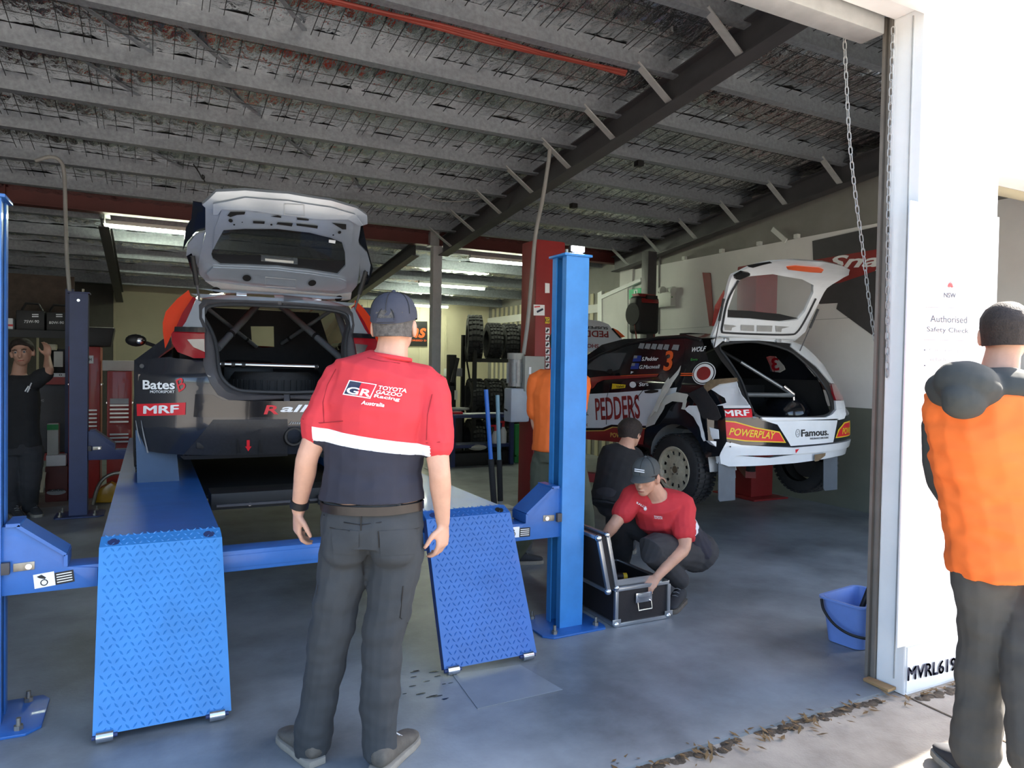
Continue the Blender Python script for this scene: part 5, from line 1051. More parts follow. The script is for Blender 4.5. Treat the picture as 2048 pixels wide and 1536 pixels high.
# ---- man in black squatting at the wheel
ko = lambda x, y, d: atD(1000+.21484*x, 780+.21484*y, d)
J = dict(head=ko(1218, 395, 5.80), neck=ko(1178, 515, 5.72), chest=ko(1120, 690, 5.72), pelvis=ko(1050, 1020, 5.62), sl=ko(1040, 600, 5.75), sr=ko(1240, 620, 5.78), el=ko(1060, 880, 5.95), wl=ko(1260, 900, 6.1), er=ko(1330, 830, 5.95), wr=ko(1420, 820, 6.15),
         hl=ko(1030, 1060, 5.68), hr=ko(1150, 1060, 5.68), kl=ko(1080, 950, 6.05), kr=ko(1290, 960, 6.05), al=ko(1060, 1330, 5.95), ar=ko(1230, 1330, 5.98), hfw=(FW*.75+RT*.75-UP*.15), hup=UP)
km, q, R = build_person('person', 'dark-haired man in black squatting beside the raised car wheel', J, .010, top=dict(m='tee_black', ex=.02, len=.05), pants=dict(m='trouser_dark'), sleeves=.8, hand_kw=dict(l=dict(d=RT+FW*.4, nrm=UP, thumb=1), r=dict(d=RT+FW*.4, nrm=UP, thumb=-1)))
hair(km, q, R, 'hair_brown', low=-.05, front=.06, th=.018); face_bits(km, q, 'hair_brown')
for a in ('al', 'ar'): J[a].z = max(J[a].z, .06); shoe(km, V(J[a].x-.05, J[a].y-.06, 0), V(J[a].x+.12, J[a].y+.2, 0), 'trouser_dark', 'sole')
# ---- man in orange shirt walking behind the blue post
DO = 5.3; D = lambda x, y, d=0: atD(x, y, DO+d)
J = dict(head=D(1128, 688), neck=D(1124, 738), chest=D(1116, 795), pelvis=D(1114, 905), sl=D(1076, 762, .05), sr=D(1160, 765, -.05), el=D(1072, 842, .05), wl=D(1094, 905, -.05), er=D(1150, 845, .02), wr=D(1140, 905, -.05), hl=D(1092, 920, .04), hr=D(1138, 920, -.04), kl=D(1080, 1010, .12), kr=D(1165, 1020, -.1), al=D(1030, 1105, .25), ar=D(1168, 1122, -.02), hfw=(RT*.8+FW*.3), hup=UP)
om, q, R = build_person('person', 'man in orange work shirt and khaki trousers walking behind the blue post', J, .009, top=dict(m='hivis', ex=.03, len=-.01), pants=dict(m='khaki'), sleeves=.75, hand_kw=dict(l=dict(d=-UP+RT*.2, nrm=-FW, thumb=1), r=dict(d=-UP+RT*.2, nrm=-FW, thumb=-1)))
hair(om, q, R, 'hair_brown'); face_bits(om, q, 'hair_brown')
for a, f in (('al', 1), ('ar', 1)): shoe(om, V(J[a].x-.06, J[a].y+.02, 0), V(J[a].x+.2, J[a].y-.05, 0), 'trouser_dark', 'sole')
# ---- man in black T-shirt by the shelves
D = lambda x, y, d=0: atD(x, y, 6.9+d)
J = dict(head=D(44, 704, -.05), neck=D(38, 748), chest=D(38, 800), pelvis=D(42, 895), sl=D(4, 762), sr=D(66, 765, -.02), el=D(12, 835, .05), wl=D(40, 885, -.08), er=D(97, 744, -.06), wr=D(95, 713, .1), hl=D(24, 905), hr=D(62, 905), kl=D(20, 965, -.1), kr=D(60, 970, -.02), al=D(24, 1012, .0), ar=D(60, 1014, .15), hfw=(-FW+RT*.45-UP*.08), hup=(UP-RT*.12))
bm3, q, R = build_person('person', 'man in black T-shirt leaning a raised arm on the oil shelves', J, .009, 'skin_shade', top=dict(m='tee_black', ex=.02, len=.0), pants=dict(m='trouser_dark'), sleeves=.75, hs=1.15, hand_kw=dict(l=dict(d=-UP+RT*.35, nrm=-FW, thumb=1), r=dict(d=UP, nrm=FW, thumb=1)))
hair(bm3, q, R, 'hair_brown', low=-.02, front=.07, th=.014); face_bits(bm3, q, 'hair_brown', 1.15)
sv = BVHTree.FromPolygons([v.co.copy() for v in J['shirt'].data.vertices], [list(p.vertices) for p in J['shirt'].data.polygons]); P = [onshirt(sv, .004)(atD(x, y, 6.5)) for x, y in ((50, 783), (57, 772), (60, 776), (55, 784), (61, 770), (63, 766))]; MB().tube(P, .006, 6).build('shirt_emblem', 'white_print', J['shirt'])
for a in ('al', 'ar'): shoe(bm3, V(J[a].x, J[a].y+.05, 0), V(J[a].x+.1, J[a].y-.22, 0), 'trouser_dark', 'sole')
# ---- person in hi-vis vest and grey hood outside
D = lambda x, y, d=0: atD(x, y, 2.66+d)
J = dict(head=D(2012, 668), neck=D(1998, 752), chest=D(1992, 850), pelvis=D(2038, 1080), sl=D(1895, 812, .0), sr=D(2092, 812), el=D(1895, 960, .12), wl=D(1955, 1045, .3), er=D(2110, 960, .1), wr=D(2075, 1045, .3), hl=D(1972, 1120), hr=D(2075, 1120), kl=D(1966, 1310), kr=D(2058, 1330, -.15), al=D(1950, 1500), ar=D(2070, 1520, -.25), hfw=(FW*.8+RT*.6), hup=UP)
J['torso'] = [J['pelvis'], D(2022, 980), D(1998, 860), D(1996, 790), D(1998, 752)]
vm, q, R = build_person('person', 'person in orange hi-vis vest over a grey hooded jumper by the white wall', J, .008, top=dict(m='hivis', ex=.07, len=.10, wr=.012, name='vest'), pants=dict(m='work_pants', wr=.012), sleeves=.4, bw=1.12, pant_ankle=.085, hand_kw=dict(l=dict(d=FW, nrm=UP, thumb=1), r=dict(d=FW, nrm=UP, thumb=-1)))
hair(vm, q, R, 'hair_brown', low=-.045, front=.06, th=.01)
slv = MB()
for k in 'lr': limb(slv, [J['s'+k].lerp(J['e'+k], .25), J['e'+k], J['e'+k].lerp(J['w'+k], .9)], [.088, .075, .055])
link('sleeves', remesh(slv, 'sleeves', .008, 2), 'hood_grey', vm, 180)
hd = MB(); hd.ell(D(1938, 772, -.12), (.14, .10, .085), 18, 12, Matrix.Rotation(.3, 3, FW)); hd.ell(D(2005, 775, -.05), (.15, .14, .075), 18, 12); hd.ell(D(1905, 778, -.06), (.085, .09, .075), 18, 12); hd.ell(D(1930, 800, -.17), (.10, .06, .07), 18, 12)
hm = remesh(hd, 'hood', .008, 4); wrinkle(hm, .006, 9, 3); link('hood', hm, 'hood_grey', vm, 180)
for a in ('al', 'ar'): shoe(vm, V(J[a].x-.04, J[a].y-.06, -.015), V(J[a].x+.1, J[a].y+.2, 0), 'trouser_dark', 'sole')
# ------------------------------------------------------------------ sign and lettering on the front wall
FY = lambda x, y, o=0: atY(x, y, 2.136-o)
a = FY(1819, 505); b = FY(1822, 1290)
sg = MB().box(a.x, 3.885, 2.138, 2.148, b.z, 2.35).build('sign_board', 'white', bevel=.002); tag(sg, 'tall white safety check sign board fixed to the front wall', 'sign')
def st(s, bl, br, tl, m='navy_print', bold=.0, par=sg, o=0): return flat_text('lettering', s, FY(*bl, o), FY(*br, o), FY(*tl, o), m, par, bold=bold)
st('Authorised', (1861, 644), (1934, 646.5), (1861, 630)); st('Safety Check', (1854, 666), (1937.5, 669.5), (1854, 653)); st('NSW', (1888, 595), (1912, 596), (1888, 585), 'navy_print', .02)
st('Cars and light', (1859, 704.5), (1930, 707), (1859, 695.5), 'grey_print'); st('vehicles', (1859, 722.5), (1900, 724), (1859, 713), 'grey_print')
for x, y in ((1849.5, 700), (1849.5, 731)): MB().cyl(FY(x, y), FY(x, y, .002), .003, n=8).build('bullet', 'navy_print', sg)
for p0, p1 in (((1852, 614), (1925, 616)), ((1848, 679), (1935, 682))): MB().bar(FY(*p0), FY(*p1), .002, .003).build('rule_line', 'grey_print', sg)
c = FY(1900.8, 577)
for i in range(-3, 4):
    an = i*.34; d = V(math.sin(an), 0, math.cos(an)); s_ = V(d.z, 0, -d.x); L = .036-.003*abs(i); m_ = c+d*.02
    MB().prism([c+d*.008, m_+s_*.0045, c+d*L, m_-s_*.0045], (0, -.001, 0)).build('emblem_petal', 'red_print', sg)
flat_text('lettering', 'MVRL6190', FY(1814.5, 1363), FY(1924, 1338.5), FY(1815.5, 1334.5), 'navy_print', wfo, bold=.04)
# ------------------------------------------------------------------ roller door chains
lm = MB().tube([V(.0085*math.cos(t), 0, .0135*math.sin(t)+(.0085 if math.sin(t) > 0 else -.0085)) for t in [2*math.pi*i/14 for i in range(14)]], .0026, 6, True).mesh('chain_link')
def chain(pts, Yc, label):
    P = spline([atY(x, y, Yc) for x, y in pts], 60); t = thing('door_chain', label, 'chain', P[0]); nxt = 0; acc = 0; k = 0; pitch = .037
    for i in range(1, len(P)):
        acc += (P[i]-P[i-1]).length
        if acc >= nxt:
            o = link('chain_link', lm, 'steel_grey', t, 180); dv = (P[i]-P[i-1]).normalized(); o.rotation_mode = 'QUATERNION'
            from mathutils import Quaternion
            o.rotation_quaternion = dv.to_track_quat('Z', 'X') @ Quaternion((0, 0, 1), (k % 2)*math.pi/2+.4); o.location = P[i]; k += 1; nxt += pitch
    return t
chain([(1688, 60), (1693, 170), (1700, 290), (1712, 400), (1726, 500), (1738, 600), (1750, 680), (1757, 735), (1763, 800), (1766, 900)], 2.46, 'galvanised hand chain of the roller door hanging in a slant')
chain([(1786, 60), (1781, 200), (1778, 330), (1776, 470), (1775, 620), (1774, 760)], 2.28, 'galvanised hand chain hanging straight down close to the door jamb')
# ------------------------------------------------------------------ bucket, brush, plank
bk_ = thing('bucket', 'blue rectangular plastic bucket with black carry handle by the door jamb', 'bucket', (3.63, 2.72, 0))
def rr(cx, cy, hx, hy, z, r=.05, n=5, rot=.12):
    P = []
    for (sx, sy, a0) in ((1, 1, 0), (-1, 1, 90), (-1, -1, 180), (1, -1, 270)):
        for i in range(n+1): t = math.radians(a0+90*i/n); P.append(V(sx*(hx-r)+r*math.cos(t), sy*(hy-r)+r*math.sin(t), 0))
    R_ = Matrix.Rotation(rot, 3, 'Z'); return [V(cx, cy, z)+R_@p for p in P]
bx, by = 3.645, 2.70
m_ = MB(); m_.rings([rr(bx, by, .165, .105, .004), rr(bx, by, .19, .13, .245), rr(bx, by, .205, .145, .245), rr(bx, by, .205, .145, .255), rr(bx, by, .186, .126, .255), rr(bx, by, .16, .10, .012)], cap=False); m_.f.append([len(m_.v)-24+i for i in range(24)]); m_.f.append(list(range(24)))
m_.build('body', 'bucket_blue', bk_)
ha = rr(bx, by, .205, .145, .235); R_ = Matrix.Rotation(.12, 3, 'Z'); hp_ = [V(bx, by, 0)+R_@p for p in (V(-.20, .11, .24), V(-.222, .08, .19), V(-.235, .01, .135), V(-.232, -.08, .105), V(-.19, -.165, .10), V(-.05, -.185, .11), V(.10, -.17, .16), V(.2, -.06, .24))]
MB().tube(spline(hp_, 5), .008, 8).build('handle', 'black', bk_)
tp = atY(1750, 1150, 2.66); bt = V(bx-.04, by+.02, .03); br_ = thing('brush', 'dark-handled brush standing in the blue bucket', 'brush', bt); MB().cyl(bt+(tp-bt)*.0, tp, .013, .017, 12).build('handle', 'black', br_); MB().obox(bt+V(0, 0, .03), (.04, 0, 0), (0, .02, 0), (0, 0, .02)).build('bristles', 'steel_dark', br_, bevel=.006)
pk = [atZ(*p) for p in ((1726, 1362), (1738, 1358), (1792, 1380), (1776, 1386))]; o = MB().prism([p+V(0, 0, .001) for p in pk], (0, 0, .014)).build('plank', 'cardboard', bevel=.002); tag(o, 'short weathered board lying at the foot of the door jamb', 'board')
# ------------------------------------------------------------------ flight case
fc = thing('flight_case', 'black flight case with aluminium edges and open lid on the floor', 'case', (2.66, 3.7, 0))
x0, x1, y0, y1, hz = 2.475, 2.865, 3.445, 3.98, .225; t_ = .012
base = MB().box(x0, x1, y0, y1, .002, .014).box(x0, x0+t_, y0, y1, .014, hz).box(x1-t_, x1, y0, y1, .014, hz).box(x0, x1, y0, y0+t_, .014, hz).box(x0, x1, y1-t_, y1, .014, hz).build('base', 'case_black', fc, smooth=0)
def edge(a, b, par, w=.022): MB().bar(a, b, w, w).build('edge_rail', 'alu', par, bevel=.002)
for a, b in (((x0, y0), (x1, y0)), ((x1, y0), (x1, y1)), ((x1, y1), (x0, y1)), ((x0, y1), (x0, y0))):
    edge((*a, .014), (*b, .014), base); edge((*a, hz), (*b, hz), base, .02)
for x in (x0, x1):
    for y in (y0, y1): edge((x, y, .02), (x, y, hz-.01), base); [MB().ell((x, y, z), .022, 12, 8).build('ball_corner', 'chrome', base) for z in (.018,)]
    MB().box(x-.03, x+.03, y0-.013, y0-.008, .02, .05).build('corner_plate', 'alu', base, bevel=.003)
ltc = MB().box((x0+x1)/2-.06, (x0+x1)/2+.06, y0-.016, y0-.008, .13, .19).build('latch_plate', 'chrome', base, bevel=.003)
MB().tube([((x0+x1)/2-.05, y0-.02, .135), ((x0+x1)/2-.05, y0-.028, .09), ((x0+x1)/2+.05, y0-.028, .09), ((x0+x1)/2+.05, y0-.02, .135)], .005, 8).build('carry_handle', 'chrome', ltc)
MB().obox(((x0+x1)/2, y0-.018, .175), (.045, 0, 0), (0, .004, 0), (0, 0, .012)).build('latch', 'alu', ltc, bevel=.002)
h0 = V(x0+.0, 0, hz+.012); tpx = atY(1193, 1072, y0); tpx.x = max(tpx.x, 2.40); dl = (V(tpx.x, 0, tpx.z)-h0); Ld = dl.length; dl.normalize(); nl = V(-dl.z, 0, dl.x); nl = nl if nl.x < 0 else -nl
lid = MB().prism([h0+V(0, y0, 0), h0+dl*Ld+V(0, y0, 0), h0+dl*Ld+nl*.06+V(0, y0, 0), h0+nl*.06+V(0, y0, 0)], (0, y1-y0, 0)).build('lid', 'case_black', fc, smooth=0)
for o_ in (0, .06):
    for yy_ in (y0, y1): edge(h0+nl*o_+V(0, yy_, 0), h0+dl*Ld+nl*o_+V(0, yy_, 0), lid, .024)
    edge(h0+dl*Ld+nl*o_+V(0, y0, 0), h0+dl*Ld+nl*o_+V(0, y1, 0), lid); edge(h0+nl*o_+V(0, y0, 0), h0+nl*o_+V(0, y1, 0), lid)
for yy_ in (y0, y1):
    for e in (0, Ld): MB().ell(h0+dl*e+nl*.062+V(0, yy_, 0), .022, 12, 8).build('ball_corner', 'chrome', lid); MB().ell(h0+dl*e+V(0, yy_, 0), .018, 12, 8).build('ball_corner', 'chrome', lid)
MB().box(x0+.03, x1-.03, y0+.03, y1-.05, .014, .10).build('foam_insert', 'black', fc); MB().obox((2.67, 3.475, .245), (.17, 0, 0), (0, .003, 0), (0, 0, .028)).build('divider_plate', 'alu', fc)
pt_ = thing('power_tool', 'black cordless tool with yellow tip lying in the flight case', 'power tool', (2.62, 3.75, .10)); MB().cyl((2.52, 3.78, .20), (2.72, 3.72, .20), .03, .026, 14).build('body', 'black', pt_); MB().cyl((2.72, 3.72, .20), (2.745, 3.712, .20), .024, n=12).build('tip', 'yellow_print', pt_); MB().obox((2.58, 3.76, .15), (.03, 0, 0), (0, .025, 0), (0, 0, .05)).build('grip', 'black', pt_, bevel=.008)
# ------------------------------------------------------------------ red two-post lift under the rally car
tl_ = thing('two_post_lift', 'dark red two-post lift holding up the white and black rally car', 'car lift', (5.2, 6.45, 0))
for xa, xb, s in ((3.46, 3.80, 1), (6.48, 6.84, -1)):
    cl = MB().prism([(xa, 6.3, .02), (xb, 6.3, .02), (xb, 6.62, .02), (xa, 6.62, .02)], (0, 0, 2.82)).build('column', 'red_lift', tl_, bevel=.02)
    MB().box(xa-.1, xb+.1, 6.15, 6.85, 0, .02).build('base_plate', 'red_lift', cl, bevel=.003)
    xi = xb if s > 0 else xa; ca = MB().box(*sorted((xi, xi+s*.09)), 6.33, 6.59, .32, .85).build('carriage', 'red_lift', tl_, bevel=.01)
    for dy, ex in ((-.75, .62), (.85, .55)):
        arm = MB().bar((xi+s*.06, 6.46+(.05 if dy > 0 else -.05), .42), (xi+s*ex, 6.46+dy, .42), .11, .09).build('swing_arm', 'red_lift', ca); MB().cyl((xi+s*ex, 6.46+dy, .45), (xi+s*ex, 6.46+dy, .60), .05).cyl((xi+s*ex, 6.46+dy, .60), (xi+s*ex, 6.46+dy, .70), .03).build('lift_pad', 'rubber', arm)
    if s > 0:
        for x, y, w, h, mm in ((1090, 566, 9, 20, 'white'), (1067, 609, 22, 22, 'white'), (1090, 634, 9, 13, 'yellow_print')):
            P = [atY(*p, 6.296) for p in ((x, y), (x+w, y+1), (x+w, y+h), (x, y+h))]; MB().prism(P, (0, -.002, 0)).build('label_sticker', mm, cl)
        flat_text('lettering', 'KG', atY(1090.5, 645, 6.292), atY(1098.5, 645, 6.292), atY(1090.5, 636, 6.292), 'black_print', cl)
        MB().bar(atY(1074, 624, 6.29), atY(1086, 618, 6.29), .003, .02).build('label_mark', 'navy_print', cl); MB().bar(atY(1069, 614, 6.29), atY(1080, 613, 6.29), .003, .012).build('label_mark', 'red_print', cl)
        for i in range(6):
            y = 655+i*14; P = [atY(*p, 6.296) for p in ((1091, y), (1099, y+.5), (1099, y+12), (1091, y+12))]; q_ = MB().prism(P, (0, -.002, 0)).build('pictogram_sticker', 'white', cl); MB().bar(atY(1092.5, y+9, 6.292), atY(1097, y+3, 6.292), .003, .02).build('pictogram', 'black_print', q_)
# hydraulic power unit on the left column
hy = thing('hydraulic_power_unit', 'grey hydraulic power unit with motor, control box and clear tank on red column', 'power unit', atY(1045, 780, 6.22))
PX = lambda x, y: atY(x, y, 6.2)
a, b = PX(1041, 712), PX(1079, 782); MB().box(a.x, b.x, 6.10, 6.29, b.z, a.z).build('control_box', 'box_grey', hy, bevel=.008)
cb_ = PX(1050, 765); MB().cyl((cb_.x, 6.10, cb_.z), (cb_.x, 6.08, cb_.z), .03).build('rotary_switch', 'red_print', hy); c2 = PX(1050, 741); MB().obox((c2.x, 6.097, c2.z), (.012, 0, 0), (0, .004, 0), (0, 0, .035)).build('indicator', 'white', hy); MB().cyl((c2.x, 6.10, c2.z-.1), (c2.x, 6.085, c2.z-.1), .018).build('push_button', 'white', hy)
a, b = PX(1024, 706), PX(1042, 773); xm = (a.x+b.x)/2; mo = MB().cyl((xm, 6.22, b.z), (xm, 6.22, a.z), .075, n=20).build('motor', 'motor_grey', hy)
for i in range(10): an = 2*math.pi*i/10; MB().obox((xm+.08*math.cos(an), 6.22+.08*math.sin(an), (a.z+b.z)/2-.03), (.008*math.cos(an), .008*math.sin(an), 0), (-.003*math.sin(an), .003*math.cos(an), 0), (0, 0, .1)).build('cooling_fin', 'motor_grey', mo)
MB().cyl((xm, 6.22, a.z-.06), (xm, 6.22, a.z), .085, n=20).build('fan_cover', 'box_grey', mo)
a, b = PX(1015, 776), PX(1051, 843); tk = MB().box(a.x, b.x, 6.12, 6.28, b.z, a.z).build('tank', 'tank_clear', hy, bevel=.02); MB().box(a.x+.006, b.x-.006, 6.126, 6.274, b.z+.006, b.z+(a.z-b.z)*.66).build('fluid', 'fluid_blue', tk, bevel=.015)
MB().tube(spline([PX(1040, 780), PX(1036, 800), PX(1028, 818), PX(1018, 822), PX(1008, 818)], 5), .008, 8).build('hose', 'cable_black', hy)
# conduit down from the roof
t = MB().tube(spline([atY(1100, 296, 6.25), atY(1096, 330, 6.2), atY(1085, 400, 6.2), atY(1071, 470, 6.2), atY(1063, 560, 6.2), atY(1056, 640, 6.2), atY(1047, 709, 6.2)], 6), .02, 10).build('conduit', 'cable_grey'); tag(t, 'grey flexible conduit dropping from the roof to the power unit', 'conduit')
t = MB().tube(spline([atY(70, 322, 8.1), atY(98, 314, 8.1), atY(118, 320, 8.1), atY(128, 345, 8.15), atY(131, 430, 8.2), atY(134, 520, 8.2), atY(139, 583, 8.2)], 6), .018, 10).build('conduit', 'cable_grey'); tag(t, 'grey flexible conduit dropping from the roof to the rear lift post', 'conduit')
for ci, off in enumerate((0, .035, .07)):
    P = [V(x, 4.74+off*.3, zpur(4.65)-.03-off*.2+.01*math.sin(x*4+off*30)) for x in [XL+i*.4 for i in range(20)] if x < 3.9]; o = MB().tube(P, .013, 8).build('roof_cable', 'cable_red'); tag(o, ['red electrical cable lying hard against the roof purlin', 'middle red electrical cable of the bundle under the roof purlin', 'lowest red electrical cable of the bundle under the roof purlin'][ci], 'cable', 'red roof cables')
o = MB().tube(spline([atY(x, y, 8.5) for x, y in ((290, 308), (305, 318), (325, 318), (340, 312), (342, 322), (336, 320), (345, 312), (375, 318), (395, 340), (405, 358), (409, 354), (404, 350), (410, 364))], 5), .007, 6).build('loose_cable', 'cable_black'); tag(o, 'loose looped black cable hanging under the roof', 'cable')
c = atY(281, 304, 8.5); o = MB().box(c.x-.03, c.x+.03, 8.46, 8.54, c.z-.05, c.z+.06).build('junction_socket', 'black', bevel=.01); tag(o, 'small black power socket hanging under a purlin', 'socket')
o = MB().tube(spline([atY(x, y, 8.3) for x, y in ((745, 346), (800, 365), (840, 388), (880, 402), (930, 402), (962, 396))], 6), .006, 6).build('loose_cable', 'cable_grey'); tag(o, 'thin pale cable sagging between purlin and rafter', 'cable')
for i, (x, y, lab) in enumerate(((1278, 322, 'small black sensor box under a purlin in the right bay'), (1147, 407, 'small black sensor box low under the purlins near the red beam'))):
    d_ = ray(x, y); tt = (4.45-CAMH)/(d_.z+.106*d_.y); c = CAM+d_*tt; o = MB().obox(c+V(0, 0, -.03), (.04, 0, 0), (0, .04, 0), (0, 0, .03)).build('sensor_box', 'black', bevel=.008); tag(o, lab, 'sensor')
# ------------------------------------------------------------------ right wall fittings
WX = lambda x, y, o=0: atX(x, y, XW-.014-o)
def wpoly(name, L, m, par=None, o=.004, th=.006): return MB().prism([WX(*p, o) for p in L], (-th, 0, 0)).build(name, m, par, smooth=0)
ex = thing('exit_sign', 'green running-man exit sign above the side door', 'sign', WX(1271, 588)); wpoly('panel', [(1260, 580), (1283, 576), (1283, 598), (1260, 599)], 'exit_green', ex, .02, .02); wpoly('door_mark', [(1268, 580), (1275, 579), (1275, 597), (1268, 598)], 'white_print', ex, .041, .002)
MB().tube([WX(*p, .046) for p in ((1271, 582), (1271.5, 588), (1269, 594), (1271.5, 589), (1274, 594))], .012, 5).build('running_figure', 'exit_green', ex)
em = thing('emergency_light', 'white twin-head emergency light box on the white wall', 'light', WX(1333, 600)); a, b = WX(1318, 588), WX(1351, 613); MB().box(XW-.11, XW-.013, min(a.y, b.y), max(a.y, b.y), b.z, a.z).build('box', 'fitting', em, bevel=.01)
for x in (1322, 1343): c = WX(x, 578, .07); MB().lathe(c+V(0, .04, 0), (0, -1, -.3), [(0, .03), (.05, .055), (.09, .06), (.09, .05)], 16, True).build('lamp_head', 'fitting', em); MB().cyl(c, V(c.x, c.y, a.z), .012).build('swivel', 'fitting', em)
c = WX(1344, 594, .1); MB().ell(c, .010, 8, 6).build('indicator_led', 'green_print', em)
cdt = MB().cyl(WX(1319, 470), WX(1318, 668), .018).build('wall_conduit', 'cable_grey'); tag(cdt, 'thin vertical conduit running up the white wall beside the pilaster', 'conduit')
# steel column with hose reel
pc = atX(1296, 640, 6.62); cy_ = pc.y
o = MB().box(6.54, 6.70, cy_-.08, cy_+.08, 0, 3.3).build('steel_column', 'steel_dark', bevel=.01); tag(o, 'dark steel column carrying the hose reel', 'column'); MB().box(6.48, 6.76, cy_-.14, cy_+.14, 0, .015).build('base_plate', 'steel_dark', o)
hr_ = thing('hose_reel', 'black and red retractable hose reel on the dark column', 'hose reel', (6.62, cy_-.2, 2.3)); hc = atY(1283, 630, cy_-.20)
MB().box(hc.x-.2, hc.x+.2, hc.y-.17, hc.y+.05, hc.z-.28, hc.z+.26).build('drum_case', 'black', hr_, bevel=.07, seg=4); MB().cyl(hc+V(-.21, -.06, 0), hc+V(-.19, -.06, 0), .16, n=24).build('drum_cheek', 'rubber', hr_)
MB().prism([hc+V(-.13, -.22, .16), hc+V(.15, -.22, .16), hc+V(.17, -.1, .30), hc+V(-.15, -.1, .30)], (0, .16, 0)).build('red_cover', 'red_lift', hr_, bevel=.015); MB().obox(hc+V(.02, -.2, .24), (.09, 0, 0), (0, .02, 0), (0, 0, .025)).build('handle_slot', 'black', hr_)
MB().box(hc.x-.03, hc.x+.03, cy_-.14, cy_-.06, hc.z-.1, hc.z+.1).build('bracket', 'steel_dark', hr_)
for dx in (-.2, .12): MB().tube(spline([hc+V(dx, -.1, -.1), hc+V(dx+.02, -.12, -.3), hc+V(dx+.06, -.12, -.55)], 5), .01, 8).build('hose', 'cable_red', hr_)
dr2 = struct(wpoly('door_2', [(1208, 592), (1258, 566), (1258, 700), (1208, 700)], 'wall_white', None, .02, .03)); wpoly('door_frame', [(1200, 586), (1208, 582), (1208, 700), (1200, 700)], 'white', dr2, .02, .05); wpoly('door_frame', [(1208, 590), (1286, 556), (1286, 563), (1208, 598)], 'white', dr2, .02, .05)
rv = thing('wall_decal', 'red V-shaped vinyl strip on the white wall beside the raised boot lid', 'decal', WX(1425, 645)); wpoly('strip', [(1405, 545), (1421, 546), (1427, 625), (1424, 652), (1419, 652)], 'red_lift', rv, .01, .004); wpoly('strip', [(1424, 652), (1430, 612), (1448, 580), (1449, 590), (1432, 652)], 'red_print', rv, .016, .004)
bn_ = thing('wall_banner', 'dark wall banner with red and white lettering behind the door chain', 'banner', WX(1700, 560)); wpoly('sheet', [(1625, 482), (1815, 440), (1815, 720), (1772, 690), (1673, 618), (1676, 606), (1640, 608), (1630, 600)], 'steel_dark', bn_, .004, .004)
wpoly('red_stripe', [(1628, 520), (1815, 488), (1815, 520), (1680, 566), (1640, 570)], 'red_lift', bn_, .01, .003)
flat_text('lettering', 'Snap', WX(1652, 545, .016), WX(1800, 540, .016), WX(1656, 512, .016), 'white_print', bn_, bold=.06, shear=.3)
for i in range(4):
    c = WX(1370+i*75, 521-i*15, .0); o = MB().box(XW-.05, XW, c.y-.03, c.y+.03, 3.19, 3.24).build('panel_clip', 'fitting', wr)
c0, c1 = WX(1545, 458, .05), WX(1572, 482, .05); MB().bar(c0, c1, .02, .06).build('wall_strut', 'fitting', wr)
# ------------------------------------------------------------------ back of the shop, centre
BY = lambda x, y: atY(x, y, YB-.03)
sn = thing('wall_sign', 'black shop sign with red letters on the cream back wall', 'sign', BY(830, 668)); MB().prism([BY(*p) for p in ((765, 642), (854, 643), (854, 692), (765, 690))], (0, -.02, 0)).build('panel', 'black', sn)
flat_text('lettering', 'nms', BY(790, 675)+V(0, -.024, 0), BY(850, 676)+V(0, -.024, 0), BY(792, 655)+V(0, -.024, 0), 'orange_print', sn, bold=.06, shear=.2); flat_text('lettering', 'AUTHORISED D', BY(800, 682)+V(0, -.024, 0), BY(852, 683)+V(0, -.024, 0), BY(800, 678.5)+V(0, -.024, 0), 'orange_print', sn)
MB().box(BY(892, 650).x-.015, BY(892, 650).x+.015, YB-.05, YB-.026, 1.5, 2.7).build('wall_conduit', 'cream', wb); a = BY(892, 745); MB().box(a.x-.06, a.x+.06, YB-.07, YB-.026, a.z-.09, a.z+.09).build('power_point', 'fitting', wb, bevel=.008)
# bench
bn2 = thing('workbench', 'blue steel workbench with a lower shelf in front of the tyre rack', 'workbench', (4.6, 10.3, 0)); a, b = atY(903, 830, 10.05), atY(1032, 834, 10.05); ztop = a.z
MB().box(a.x, b.x, 10.05, 10.55, ztop-.05, ztop).build('worktop', 'lift_blue_dark', bn2, bevel=.005); MB().box(a.x+.05, b.x-.05, 10.1, 10.5, .28, .33).build('lower_shelf', 'lift_blue_dark', bn2, bevel=.004)
for x in (a.x+.04, b.x-.06):
    for y in (10.08, 10.5): MB().box(x-.03, x+.03, y-.03, y+.03, 0, ztop-.05).build('leg', 'lift_blue_dark', bn2)
MB().box(a.x+.05, b.x-.05, 10.12, 10.48, 0.0, .2).build('drawer_box', 'black', bn2, bevel=.01)
for i, (x, y, w, rz) in enumerate(((950, 825, .2, .2), (968, 826, .18, -.1), (985, 826, .12, .3))):
    c = atY(x, y, 10.25); R_ = Matrix.Rotation(rz, 3, 'Z'); o = MB().obox((c.x, 10.25, ztop+.004+i*.003), R_@V(w, 0, 0), R_@V(0, .12, 0), (0, 0, .0015)).build('paper_sheet', 'white'); tag(o, ['large white paper at the bottom of the loose papers on the workbench', 'white paper lying on the large sheet on the workbench', 'smallest white paper on top of the loose papers on the workbench'][i], 'paper', 'papers on the bench')
c = atY(912, 826, 10.2); o = MB().obox((c.x, 10.2, ztop+.02), (.1, 0, 0), (0, .04, 0), (0, 0, .018)).build('red_tray', 'red_print', bevel=.006); tag(o, 'small red tray on the blue workbench', 'tray')
